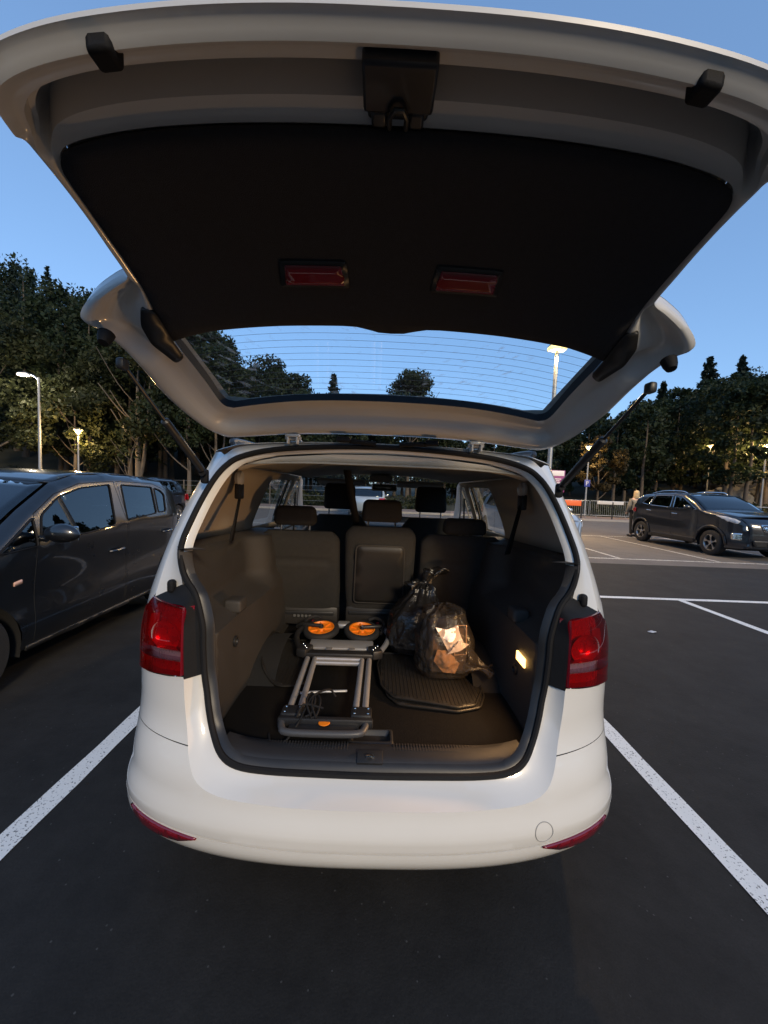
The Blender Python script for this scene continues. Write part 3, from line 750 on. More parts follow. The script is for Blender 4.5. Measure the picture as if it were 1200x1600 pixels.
# glass edge band and the wall down to it
gwall = [(x, v) for x, v in I2 if v <= .50]
rows = [[LID(x, v, 0), LID(x, v, -.031)] for x, v in gwall]
wm = MB().grid(rows); wm.mirror_x(CX)
obj('window_rubber', wm, M['rubber'], GATE, smooth=50)
m = MB()
for k in range(11):
    v = .205+.024*k
    hwid = interp(v, [.17, .30, .46], [.53, .555, .575])
    m.tube([LID(hwid*u, v-.006*u*u, -.0285) for u in np.linspace(-1, 1, 25)], .00045, 4)
obj('heater_wires', m, M['heater'], GATE)
# felt-covered trim panel
th = [(0, .457), (.035, .459), (.065, .470), (.095, .481), (.13, .483), (.30, .480), (.48, .473), (.578, .455)]
ih = [(x-.002, v) for x, v in I2 if v > .46]
tr_half = th+ih
tr_poly = tr_half+[(-x, v) for x, v in reversed(tr_half[1:-1])]
obj('trim_panel', panel(tr_poly, lambda x, v: LID(x, v, .010+.012*sstep(.455, .50, v)*(1-sstep(.87, .917, v))*(1-sstep(.52, .58, abs(x)))), step=.03), M['lidfelt'], GATE, smooth=50, solid=.012, solid_off=-1)
def ctrim():
    return panel(rpoly([(.572, .40), (.600, .385), (.628, .46), (.626, .52), (.604, .565), (.580, .55), (.578, .46)], .012), lambda x, v: LID(x, v, .014), step=.03)
both('corner_trim', ctrim, M['blackplastic'], GATE, solid=.012, solid_off=-1, smooth=50)
for x0, x1 in ((-.255, -.118), (.098, .236)):
    fr_ = rpoly([(x0-.012, .600), (x1+.012, .600), (x1+.008, .668), (x0-.004, .668)], .006)
    fo = obj('reflector_frame', panel(fr_, lambda x, v: LID(x, v, .026), step=.03), M['blackplastic'], GATE, solid=.006, solid_off=-1)
    rl = rpoly([(x0, .609), (x1, .609), (x1-.004, .659), (x0+.006, .659)], .004)
    obj('red_reflector', panel(rl, lambda x, v: LID(x, v, .0295), step=.02), M['darkred'], GATE, solid=.004, solid_off=-1)
# latch
m = MB(); xa, xb = -.065, .042
def lbox(m, x0, x1, v0, v1, w0, w1, mi=0):
    c8 = [LID(x, v, w) for w in (w0, w1) for (x, v) in ((x0, v0), (x1, v0), (x1, v1), (x0, v1))]
    m.add(c8, [(0, 1, 2, 3), (7, 6, 5, 4), (0, 4, 5, 1), (1, 5, 6, 2), (2, 6, 7, 3), (3, 7, 4, 0)], mi)
lbox(m, xa, xb, .945, 1.018, -.045, .012); lbox(m, xa+.012, -.028, .918, .945, -.03, .008); lbox(m, .006, xb-.012, .918, .945, -.03, .008)
lbox(m, -.06, .037, .905, .945, -.05, -.004)
lt = obj('latch_cover', m, mat('latch_black', (.02, .022, .026), .3, coat=.3), GATE, bevel=.005)
m = MB().tube([LID(-.024, .925, .012), LID(-.024, .95, .022), LID(-.016, .962, .022), LID(-.004, .962, .022), LID(.002, .95, .022), LID(.002, .925, .012)], .004, 8)
obj('latch_hook', m, M['blackplastic'], GATE)
for sgn in (1, -1):
    m = MB(); lbox(m, sgn*.388, sgn*.421, 1.008, 1.044, -.03, .015); obj('lower_buffer', m, M['rubber'], GATE, bevel=.006)
    m = MB(); a = Vector(LID(sgn*.705, .515, .0)); b = Vector(LID(sgn*.705, .515, .03))
    m.tube([a, a.lerp(b, .5), b], [.019, .017, .012], 12); obj('ear_buffer', m, M['rubber'], GATE)
    # welded hinge
    m = MB(); x = sgn*.345
    m.rbox((CX+x, 1.455, 1.640), (.052, .03, .012), .003); m.rbox((CX+x-.017, 1.468, 1.627), (.007, .05, .036), .002); m.rbox((CX+x+.017, 1.468, 1.627), (.007, .05, .036), .002)
    m.tube([(CX+x-.03, 1.462, 1.631), (CX+x+.03, 1.462, 1.631)], .006, 8); m.rbox((CX+x, 1.495, 1.626), (.05, .04, .006), .001)
    obj('hinge', m, M['cream'], VAN)
    m = MB(); x = sgn*.165+.01
    m.rbox((CX+x, 1.455, 1.634), (.05, .03, .020), .006)
    pth = [(CX+x-sgn*.02+sgn*-.02*k, 1.462-.004*sin(k*.9), 1.630-.0015*k) for k in range(6)]
    m.tube(pth, [.008+.002*(k % 2) for k in range(6)], 8)
    obj('cable_boot', m, M['rubber'], VAN)
    # gas strut
    a = Vector((CX+sgn*.668, 1.445, 1.487)); b = Vector(LID(sgn*.706, .445, .02)); dr = (b-a)
    m = MB(); m.tube([a, a+dr*.04, a+dr*.05, a+dr*.55, a+dr*.56], [.006, .007, .0135, .0135, .007], 12)
    m.tube([a+dr*.55, a+dr*.97], .0052, 10); m.rbox(b-dr.normalized()*.012, (.022, .03, .03), .007)
    st = obj('gas_strut', m, M['blackplastic'], VAN)
    m = MB().rbox(a+Vector((0, .006, -.012)), (.03, .022, .055), .01, 2); m.lathe([(.0001, -.02), (.012, -.02), (.012, 0)], a, 'Y', 12)
    obj('strut_bracket', m, M['rubber'], st)

# ================================================================== boot and cabin
FLZ = .555
# sill trim
rows = []
for x in np.linspace(-.50, .50, 33):
    e = (abs(x)/.5)**6*.03
    rows.append([(CX+x, 1.193, .545+e), (CX+x, 1.203, .561+e), (CX+x, 1.222, .569+e), (CX+x, 1.262, .571+e), (CX+x, 1.288, .566+e), (CX+x, 1.304, FLZ-.004)])
SILL = obj('sill_trim', MB().grid(rows), mat('sill_plastic', (.020, .021, .024), .5, var=.08, vscale=20, bump=.12, bscale=350), VAN, smooth=50)
m = MB()
for x in np.linspace(-.46, .46, 93):
    if abs(x+.01) > .075: m.box(CX+x-.0015, CX+x+.0015, 1.250, 1.286, .566, .5722)
r_ = obj('sill_ribs', m, M['charcoal'], SILL); tag(r_, kind='stuff')
m = MB(); m.rbox((CX-.012, 1.216, .568), (.085, .045, .012), .003, rot=Matrix.Rotation(.35, 3, 'X')); lp = obj('striker_plate', m, M['blackplastic'], SILL)
obj('striker', MB().tube([(CX-.022, 1.214, .570), (CX-.022, 1.204, .582), (CX-.012, 1.200, .585), (CX-.002, 1.204, .582), (CX-.002, 1.214, .570)], .004, 8), M['chrome'], SILL)
fl = rpoly([(-.50, 1.30), (.50, 1.30), (.565, 1.36), (.585, 1.6), (.585, 2.5), (-.585, 2.5), (-.585, 1.6), (-.565, 1.36)], .04)
FLOOR = obj('boot_floor', panel(fl, lambda x, y: (CX+x, y, FLZ), [rpoly([(-.082, 1.312), (.06, 1.312), (.06, 1.375), (-.082, 1.375)], .01)], step=.1), M['carpet'], VAN, smooth=0)
m = MB(); rr = [rpoly([(-.082-k, 1.312-k), (.06+k, 1.312-k), (.06+k, 1.375+k), (-.082-k, 1.375+k)], .012) for k in (.010, .006, 0, -.006, -.008)]
zz = [FLZ+.001, FLZ+.005, FLZ+.004, FLZ-.012, FLZ-.014]
m.grid([[(CX+p[0], p[1], z) for p in R] for R, z in zip(rr, zz)], closed=True); m.add([(CX+p[0], p[1], FLZ-.014) for p in rr[-1]], [tuple(range(len(rr[-1])))])
obj('floor_handle', m, M['blackplastic'], FLOOR, smooth=50)
obj('cabin_floor', MB().box(CX-.75, CX+.75, 2.45, 4.4, .34, .36), M['carpet'], VAN)

def xw(y, z):
    a = sstep(.925, .965, z)*(1-.75*sstep(1.95, 2.10, y))
    x = .578+.105*a+.02*sstep(1.05, 1.2, z)
    x -= .02*sstep(1.55, 1.9, y)*(1-a)
    return x
def sidewall(sgn):
    poly = [(1.335, .545), (2.52, .545), (2.52, 1.16), (1.90, 1.185), (1.335, 1.215)]
    return panel(poly, lambda y, z: (CX+sgn*xw(y, z), y, z), step=.035)
SIDE = {}
for sgn in (1, -1):
    sd = SIDE[sgn] = obj('boot_side_trim', sidewall(sgn), M['brown'], VAN, smooth=60, solid=.004)
    # edge return between the seal and the wall
    S_in = [p for p in SIN if (p[0]-CX)*sgn > 0 and .585 < p[2] < 1.212]
    S_in.sort(key=lambda p: p[2])
    rows = []
    for p in S_in:
        q = (CX+sgn*xw(1.335, p[2]), 1.335, p[2])
        rows.append([p, tuple(np.array(p)*.55+np.array(q)*.45+np.array((sgn*-.006, -.004, 0))), q])
    obj('edge_return', MB().grid(rows), M['charcoal'], sd, smooth=60)
    # upper ledge
    m = MB()
    ys = np.linspace(1.335, 2.52, 14)
    def body_x(y, z):
        b = smk(z, BK); q = smk(z, YK)+b-y
        return Xs(y, z) if q <= 0 else smk(z, HK)*(max(0, 1-(q/b)**NE))**(1/NE)
    zt = lambda y: interp(y, [1.335, 1.90, 2.52], [1.215, 1.185, 1.16])
    m.grid([[(CX+sgn*xw(y, zt(y)), y, zt(y)), (CX+sgn*min(.74, body_x(y, zt(y))-.03), y, zt(y)+.006), (CX+sgn*max(xw(y, zt(y))+.002, body_x(y, zt(y))-.02), y, zt(y)+.004)] for y in ys])
    obj('parcel_ledge', m, M['charcoal'], sd, smooth=60)
    # retractable cover pocket and hooks
    hz, hy = .945, 1.60
    m = MB().rbox((CX+sgn*.60, hy, hz), (.07, .085, .055), .012, 3); obj('cover_bracket', m, M['charcoal'], sd)
    m = MB().lathe([(.022, 0), (.022, sgn*-.006), (.014, sgn*-.007), (.012, sgn*.004), (.0001, sgn*.004)], (CX+sgn*.574, 1.53, .815 if sgn < 0 else .735), 'X', 20)
    obj('bag_hook', m, M['blackplastic'], sd, smooth=40)
    # pillar trims above the ledge, with window cut-outs
    up = [(1.44, 1.205), (1.9, 1.185), (3.4, 1.09), (3.4, 1.525), (2.0, 1.535), (1.62, 1.54), (1.56, 1.45), (1.50, 1.33)]
    hq = rpoly([(1.83, 1.20), (2.28, 1.20), (2.28, 1.48), (1.99, 1.475)], .04)
    hr = rpoly([(2.44, 1.18), (3.12, 1.16), (3.12, 1.49), (2.52, 1.485)], .04)
    hf = [(3.25, 1.16), (3.38, 1.16), (3.38, 1.49), (3.25, 1.49)]
    obj('pillar_trim', panel(up, lambda y, z: (CX+sgn*(Xs(max(y, yb(z)+.02), z)-.05-.03*(1-sstep(1.42, 1.7, y))), y, z), [hr, hf], step=.06), M['beige'], VAN, smooth=60, solid=.004)
    # return from the seal to the rear pillar trim
    S_up = [p for p in SIN if (p[0]-CX)*sgn > 0 and p[2] >= 1.20 and abs(p[0]-CX) > .40]
    S_up.sort(key=lambda p: p[2]-.4*abs(p[0]-CX))
    rows = []
    for p in S_up:
        t = (p[2]-1.20)/.36
        q = (CX+sgn*lerp(Xs(1.9, 1.21)-.085, .60, t**2), lerp(1.44, 1.60, t), min(p[2]+.0, 1.545)+.0)
        rows.append([p, tuple(np.array(p)*.6+np.array(q)*.4), q])
    obj('pillar_edge', MB().grid(rows), M['cream'], VAN, smooth=60)
    # rear belt: anchor on the pillar, webbing down to the side trim
    m = MB().rbox((CX+sgn*.685, 1.86, 1.415), (.03, .06, .075), .008, 2); obj('belt_guide', m, M['blackplastic'], VAN)
    cv = MB().lathe([(.0001, -.02), (.03, -.015), (.036, 0), (.03, .012), (.0001, .015)], (CX+sgn*.68, 1.85, 1.478), 'X', 16); obj('belt_anchor_cover', cv, M['cream'], VAN)
    a = Vector((CX+sgn*.68, 1.86, 1.40)); b = Vector((CX+sgn*.675, 1.74, 1.19)) if sgn < 0 else Vector((CX+.60, 1.78, 1.17)); d = Vector((0, .024, 0)) if sgn < 0 else Vector((.02, .02, 0))
    obj('seat_belt', MB().grid([[a-d*.7, a+d*.7], [a.lerp(b, .5)-d*.8, a.lerp(b, .5)+d*.8], [b-d, b+d]]), M['rubber'], VAN, solid=.002)
    # front row belt on the centre pillar
    a = Vector((CX+sgn*.66, 3.0, 1.40)); b = Vector((CX+sgn*.62, 2.75, .80))
    d = Vector((0, .024, 0)); obj('seat_belt', MB().grid([[a-d, a+d], [b-d, b+d]]), M['rubber'], VAN, solid=.002)
# ceiling belt for the middle seat
a = Vector((CX-.185, 2.02, 1.545)); b = Vector((CX-.115, 2.30, 1.12)); d = Vector((.02, 0, 0))
obj('seat_belt', MB().grid([[a-d, a+d], [a.lerp(b, .5)-d, a.lerp(b, .5)+d], [b-d, b+d]]), M['rubber'], VAN, solid=.002)

# boot lamp, lit
lm = MB().rbox((CX+.569, 1.465, .808), (.008, .085, .036), .003, 2); bl = obj('boot_lamp', lm, M['bootlamp'], SIDE[1])
ld = bpy.data.lights.new('boot_lamp_light', 'AREA'); ld.shape = 'RECTANGLE'; ld.size = .08; ld.size_y = .035; ld.energy = 2.2; ld.color = (1.0, .55, .22)
lo = bpy.data.objects.new('boot_lamp_light', ld); COL.objects.link(lo); lo.location = (CX+.560, 1.465, .808); lo.rotation_euler = (0, radians(90), 0)
lo.parent = bl

# headliner
def head(x, y):
    u = abs(x)/.66
    z = 1.565+.025*sstep(1.5, 2.2, y)-.055*u**3-.02*sstep(3.0, 3.5, y)
    z -= .028*(1-sstep(1.48, 1.56, y))*(1-u**2)
    return (CX+x, y, z)
hp = [(-.52, 1.49), (-.3, 1.497), (0, 1.503), (.3, 1.497), (.52, 1.49), (.64, 1.62), (.66, 2.2), (.64, 3.5), (-.64, 3.5), (-.66, 2.2), (-.64, 1.62)]
obj('headliner', panel(hp, head, step=.06), M['grey_trim'], VAN, smooth=60, solid=.004, solid_off=1)
m = MB()
rows = []
for x in np.linspace(-.57, .57, 35):
    zt_ = interp(abs(x), [0, .2, .4, .50, .57], [1.585, 1.580, 1.562, 1.540, 1.515]); dp = .004+.030*cos(pi*x/1.16)
    rows.append([(CX+x, 1.498, zt_), (CX+x, 1.50, zt_-dp*.5), (CX+x, 1.515, zt_-dp), (CX+x, 1.55, zt_-dp-.002), (CX+x, 1.60, zt_-dp*.4)])
obj('headliner_edge', m.grid(rows), mat('headliner_edge_beige', (.55, .50, .43), .7, var=.05, vscale=20), VAN, smooth=60)
for x0, x1 in ((-.56, -.13), (.15, .56)):
    obj('sun_visor', MB().rbox((CX+(x0+x1)/2, 3.46, 1.495), (x1-x0, .15, .025), .01, 2, rot=Matrix.Rotation(-.25, 3, 'X')), M['grey_trim'], VAN)
ro = MB().rbox((CX+.005, 3.40, 1.535), (.20, .22, .06), .02, 2); CON = obj('roof_console', ro, M['grey_trim'], VAN)
m = MB().rbox((CX+.04, 3.55, 1.462), (.235, .03, .070), .014, 3); m.tube([(CX+.01, 3.55, 1.49), (CX+.0, 3.50, 1.53)], .012, 8)
rm = obj('rear_view_mirror', m, M['beige'], VAN); obj('mirror_glass', MB().rbox((CX+.04, 3.534, 1.462), (.212, .004, .050), .001), mat('mirror_dark', (.02, .03, .02), .05, spec=.8), rm)

# seats
def headrest(parent, x, y, z0, w, h, posts=True, zs=None, t=.10):
    m = MB().rbox((x, y, z0+h/2), (w, t, h), .032, 4, taper=(.93, .85)); hr_ = obj('headrest', m, M['seat'], parent, smooth=60)
    if posts:
        for s in (-1, 1): obj('post', MB().tube([(x+s*w*.33, y, zs), (x+s*w*.33, y, z0+.02)], .006, 8), M['chrome'], hr_)
def seat(x0, x1, ztop, zbot, y_top, y_bot, hr, table=False, lab=None):
    w = x1-x0; xc = (x0+x1)/2; t = .13
    rows = []; nz = 26; sec = 28
    for i in range(nz+1):
        v = i/nz; z = lerp(zbot, ztop, v); y = lerp(y_bot, y_top, v)-.02*sin(pi*v)
        e = 1-max(0, (v-.86)/.14)**2.4*.20; e *= 1-.03*max(0, (.3-v)/.3)
        tk = t*(1-max(0, (v-.84)/.16)**2*.55)
        row = []
        for j in range(sec):
            a = 2*pi*j/sec; cx_, cy_ = cos(a), sin(a)
            px = math.copysign(abs(cx_)**.38, cx_)*w/2*e; py = math.copysign(abs(cy_)**.55, cy_)*tk/2
            # padding seams on the rear face
            if cy_ < 0: py += .013*math.exp(-((v-.66)/.018)**2)*(1 if abs(px) < w*.40 else 0)
            row.append((xc+px, y+py, z))
        rows.append(row)
    m = MB().grid(rows, closed=True); m.add(rows[-1], [tuple(range(sec))]); m.add(rows[0], [tuple(reversed(range(sec)))])
    s = obj('rear_seat', m, M['seat'], VAN, smooth=60); tag(s, lab)
    yb_ = y_bot-.07
    obj('hinge_cover', MB().rbox((xc, y_bot-.01, zbot-.04), (w*.97, .12, .12), .02, 2), M['seatplastic'], s)
    obj('grip_bar', MB().rbox((xc, y_bot-.075, zbot-.02), (w*.86, .012, .022), .004, 2), M['blackplastic'], s)
    hx, hw_, hz0, hh, post = hr
    headrest(s, hx, y_top+.01, hz0, hw_, hh, post, ztop-.02)
    if table:
        zc0, zc1 = lerp(zbot, ztop, .10), lerp(zbot, ztop, .80)
        yy = lambda z: lerp(y_bot, y_top, (z-zbot)/(ztop-zbot))-.066-.02*sin(pi*(z-zbot)/(ztop-zbot))
        rc = rpoly([(xc-w*.36, zc0), (xc+w*.36, zc0), (xc+w*.33, zc1), (xc-w*.33, zc1)], .03, 5)
        obj('table_panel', panel(rc, lambda x, z: (x, yy(z)-.004, z), step=.05), M['seatplastic'], s, solid=.01, smooth=50)
        obj('table_rim', MB().tube([(x, yy(z)-.007, z) for x, z in dens(rc, .04)], .005, 6, closed=True), M['charcoal'], s)
    else:
        obj('back_pull', MB().rbox((xc+w*.30, y_bot-.07, zbot+.06), (.03, .02, .05), .006), M['blackplastic'], s)
    return s
s1 = seat(-.665, -.208, 1.195, .70, 2.20, 2.38, (-.465, .245, 1.225, .112, True), lab='left rear seat with its headrest raised')
seat(-.178, .232, 1.235, .71, 2.20, 2.38, (.030, .235, 1.262, .128, True), True, lab='middle rear seat with folding table panel')
seat(.256, .735, 1.200, .71, 2.20, 2.38, (.510, .255, 1.205, .095, False), lab='right rear seat with its headrest pushed down')
m = MB()
for k in range(5): m.rbox((-.475+k*.023, 2.293, .665), (.017, .004, .016), .003, 1)
obj('embossed_badge', m, mat('emboss_grey', (.10, .10, .10), .5), s1)
for x in (-.36, .03): obj('release_tab', MB().rbox((x, 2.285, .628), (.018, .012, .032), .004), mat('red_tab', (.5, .02, .03), .5), s1)
for sgn in (1, -1):
    xc = CX+.045+sgn*.365
    rows = []
    for i in range(19):
        v = i/18; z = lerp(.55, 1.23, v); y = lerp(3.32, 3.08, v); w = .50*(1-max(0, (v-.75)/.25)**2*.35)
        rows.append([(xc+math.copysign(abs(cos(a))**.45, cos(a))*w/2, y+math.copysign(abs(sin(a))**.6, sin(a))*.07*(1-.4*max(0, v-.8)/.2), z) for a in np.linspace(0, 2*pi, 25)[:-1]])
    m = MB().grid(rows, closed=True); m.add(rows[-1], [tuple(range(24))])
    s = obj('front_seat', m, M['seat'], VAN, smooth=60)
    headrest(s, xc, 3.08, 1.275, .255, .205, True, 1.22, .09)
# dashboard and wheel
m = MB().rbox((CX, 4.12, .93), (1.36, .42, .30), .08, 3); DB = obj('dashboard', m, M['charcoal'], VAN)
m = MB().rbox((CX-.365, 3.98, 1.08), (.36, .14, .07), .03, 3); obj('instrument_hood', m, M['charcoal'], DB)
m = MB().tube([(CX-.365+.185*cos(a), 3.80+.05*sin(a), .98+.175*sin(a)) for a in np.linspace(0, 2*pi, 33)[:-1]], .014, 8, closed=True)
m.rbox((CX-.365, 3.81, .98), (.16, .05, .13), .03, 3); m.rbox((CX-.365, 3.81, .985), (.33, .02, .035), .008); m.tube([(CX-.365, 3.82, .98), (CX-.365, 4.0, .94)], .03, 10)
obj('steering_wheel', m, M['blackplastic'], VAN)
obj('front_bulkhead', MB().box(CX-.72, CX+.72, 4.38, 4.42, .36, 1.09), M['charcoal'], VAN)
# ================================================================== things lying in the boot
ROL = thing('folded_rollator', 'folded grey walking frame with two orange wheels lying in the boot', 'walker', (-.17, 1.75, FLZ))
z0 = FLZ+.052
def tb(name, pts_, r, mt, par=ROL, n=10, cm=0): return obj(name, MB().tube(catmull(pts_, cm) if cm else pts_, r, n), mt, par)
# double side tubes
for xa, xb in ((-.302, -.306), (-.262, -.270), (-.052, -.045), (-.016, -.010)):
    tb('side_tube', [(xa, 1.405, z0), (xb, 1.80, z0+.02)], .0125, M['alu'], n=12)
tb('cross_tube', [(-.262, 1.80, z0+.02), (-.045, 1.80, z0+.02)], .0115, M['alu'])
tb('cross_tube', [(-.262, 1.765, z0+.018), (-.045, 1.765, z0+.018)], .0105, M['alu'])
for x0_, x1_ in ((-.325, -.245), (-.068, .010)):
    b = obj('end_block', MB().rbox(((x0_+x1_)/2, 1.385, z0), (x1_-x0_, .06, .038), .008, 2), M['blackplastic'], ROL)
    for dx in (.014, (x1_-x0_)-.014):
        for dy in (-.016, .016):
            obj('rivet', MB().lathe([(.0001, .0035), (.0045, .0025), (.0055, 0)], (x0_+dx, 1.385+dy, z0+.019), 'Z', 10), M['chrome'], b)
obj('handle_plate', MB().rbox((-.157, 1.345, z0-.004), (.345, .022, .034), .007, 2), M['blackplastic'], ROL)
tb('handle_bar', [(-.315, 1.345, z0-.004), (-.308, 1.315, z0-.008), (-.285, 1.292, z0-.010), (-.16, 1.287, z0-.010), (-.04, 1.292, z0-.010), (-.016, 1.315, z0-.008), (-.010, 1.345, z0-.004)], .0125, mat('grip_grey', (.06, .06, .062), .45), cm=4, n=12)
sp = obj('grip_tray', MB().rbox((-.16, 1.322, z0-.012), (.25, .045, .012), .004, 2), M['blackplastic'], ROL)
obj('round_label', MB().lathe([(.0001, .002), (.019, .0015), (.021, 0)], (-.160, 1.331, z0+.003), 'Z', 20), M['orange'], ROL)
# upper hinge section
obj('seat_plate', MB().rbox((-.157, 1.855, z0+.022), (.36, .05, .026), .008, 2), M['blackplastic'], ROL)
obj('seat_board', MB().rbox((-.157, 1.945, z0+.028), (.33, .085, .022), .008, 2, rot=Matrix.Rotation(.12, 3, 'X')), M['alu'], ROL)
for x in (-.215, -.10): obj('seat_strut', MB().rbox((x, 1.895, z0+.028), (.034, .055, .012), .003), M['alu'], ROL)
for s in (-1, 1):
    xx = -.157+s*.185
    tb('hinge_link', [(xx, 1.845, z0+.025), (xx+s*.048, 1.96, z0+.04), (xx+s*.060, 2.06, z0+.05), (xx+s*.02, 2.15, z0+.06)], .014, M['alu'] if s > 0 else M['blackplastic'], cm=3)
    kn = obj('joint_block', MB().rbox((xx-s*.01, 1.87, z0+.03), (.055, .08, .045), .01, 2, rot=Matrix.Rotation(s*.4, 3, 'Z')), M['blackplastic'], ROL)
    for k in range(3): obj('rivet', MB().lathe([(.0001, .0035), (.0045, .0025), (.0055, 0)], (xx-s*.01+s*.012*(k-1), 1.85+.022*k, z0+.0535), 'Z', 10), M['chrome'], kn)
    obj('brake_lever', MB().tube(catmull([(xx+s*.02, 2.06, z0+.05), (xx+s*.035, 2.13, z0+.085), (xx-s*.01, 2.17, z0+.10), (xx-s*.05, 2.165, z0+.09)], 4), .0085, 8), M['blackplastic'], ROL)
# wheels lying flat
def rollator_wheel(x, y, z, s):
    T = Matrix.Translation(Vector((x, y, z))) @ Matrix.Rotation(.16, 4, 'X') @ Matrix.Rotation(s*.05, 4, 'Y')
    def tf(mb): mb.v = [tuple(T @ Vector(p)) for p in mb.v]; return mb
    m = MB().lathe([(.072, -.016), (.088, -.018), (.097, -.010), (.099, 0), (.097, .010), (.088, .018), (.072, .016)], (0, 0, 0), 'Z', 40)
    w = obj('wheel', tf(m), M['tyre'], ROL, smooth=50)
    h = MB().lathe([(.074, -.012), (.075, .014), (.066, .016), (.060, .006), (.026, .004), (.022, .016), (.0001, .016)], (0, 0, 0), 'Z', 40)
    for k in range(7):
        a = 2*pi*k/7; h.prism([(.018, -.006), (.068, -.004), (.068, .004), (.018, .006)], lambda q, t: (q*cos(a)-t*sin(a), q*sin(a)+t*cos(a), 0), lambda q, t: (q*cos(a)-t*sin(a), q*sin(a)+t*cos(a), .012))
    obj('hub', tf(h), M['orange'], w, smooth=40)
    f = MB().tube(catmull([(0, 0, .024), (s*.06, .008, .027), (s*.11, .03, .02), (s*.14, .05, -.005)], 4), [.011]*12+[.013], 8); f.lathe([(.0001, .03), (.012, .029), (.015, .014)], (0, 0, 0), 'Z', 16)
    obj('fork', tf(f), M['blackplastic'], w, smooth=50)
    obj('axle_nut', tf(MB().lathe([(.0001, .036), (.006, .035), (.007, .03)], (0, 0, 0), 'Z', 6)), M['chrome'], w)
rollator_wheel(-.282, 2.085, z0+.055, -1); rollator_wheel(-.058, 2.085, z0+.055, 1)
obj('centre_clip', MB().rbox((-.165, 2.16, z0+.06), (.075, .06, .03), .012, 3), M['alu'], ROL)
obj('thin_rod', MB().tube([(-.30, 1.60, FLZ+.012), (-.19, 1.615, FLZ+.014), (-.10, 1.625, FLZ+.014)], .006, 8), M['alu'], ROL)
# brake cable looped over the handle
cab = [(-.135, 1.475, z0+.020), (-.16, 1.47, z0+.05), (-.21, 1.42, z0+.055), (-.235, 1.37, z0+.03), (-.25, 1.33, z0+.005), (-.29, 1.285, FLZ+.01), (-.335, 1.285, FLZ+.008), (-.355, 1.325, FLZ+.01)]
c2 = [(-.19, 1.335, z0+.014), (-.215, 1.38, z0+.045), (-.205, 1.43, z0+.05), (-.185, 1.40, z0+.045), (-.19, 1.35, z0+.02), (-.21, 1.335, z0+.014)]
m = MB().tube(catmull(cab, 6), .0042, 8); m.tube(catmull(c2, 6), .004, 8); m.tube(catmull([(p[0]-.02, p[1]+.004, p[2]+.004) for p in c2], 6), .004, 8)
m.tube(catmull([(-.26, 1.33, z0+.02), (-.24, 1.37, z0+.045), (-.17, 1.375, z0+.03)], 6), .004, 8)
obj('brake_cable', m, M['rubber'], ROL)

# ribbed rubber mats
def rubber_mat(label, outline, fn, rib_axis, step, bounds):
    t = thing('rubber_mat', label, 'car mat', fn((bounds[0]+bounds[1])/2, (bounds[2]+bounds[3])/2), 'rubber floor mats in the boot')
    sh = panel(outline, lambda a, b: fn(a, b), step=.03); o = obj('mat_sheet', sh, M['mat'], t, smooth=50, solid=.005, solid_off=1)
    rim = MB().tube([fn(a, b, .006) for a, b in dens(outline, .03)], .0045, 6, closed=True); obj('rim', rim, M['mat'], t)
    m = MB(); a = bounds[0]+.03
    while a < bounds[1]-.02:
        q = np.array([(a, b) for b in np.linspace(bounds[2], bounds[3], 40)]); ok = inside(q, [(x*1.0, y*1.0) for x, y in outline])
        seg = [tuple(p) for p, k_ in zip(q, ok) if k_][1:-1]
        if len(seg) > 3: m.tube([fn(x, y, .0048) for x, y in seg], .0019, 5)
        a += step
    r = obj('ribs', m, M['mat'], t); tag(r, kind='stuff'); return t
M['mat'] = mat('mat_rubber', (.016, .015, .014), .42, var=.15, vscale=25, bump=.15, bscale=150)
ca, sa = cos(-.05), sin(-.05)
mo = rpoly([(.03, 1.87), (.05, 1.66), (.10, 1.565), (.36, 1.508), (.44, 1.535), (.50, 1.66), (.52, 1.98), (.06, 2.0)], .016, 3)
rubber_mat('ribbed black rubber mat under the tied plastic bag', mo, lambda a, b, h=0: (a, b, FLZ+.016+.004*sin(a*9)+h), 0, .017, (.02, .54, 1.50, 2.0))
mo2 = rpoly([(.055, 1.80), (.075, 1.60), (.12, 1.535), (.36, 1.495), (.46, 1.53), (.50, 1.62), (.50, 1.9), (.10, 1.92)], .016, 3)
rubber_mat('black rubber mat at the bottom of the right-hand mat pile', mo2, lambda a, b, h=0: (a, b, FLZ+.006+h), 0, .017, (.05, .52, 1.48, 1.93))
mo3 = rpoly([(-.52, 2.05), (-.54, 1.86), (-.50, 1.72), (-.40, 1.64), (-.30, 1.66), (-.27, 1.85), (-.28, 2.1)], .04, 4)
rubber_mat('black rubber mat with curled edge left of the walking frame', mo3, lambda a, b, h=0: (a, b, FLZ+.010+.075*sstep(-.42, -.55, a)+.03*sstep(1.80, 2.0, b)+h), 0, .018, (-.55, -.27, 1.64, 2.1))

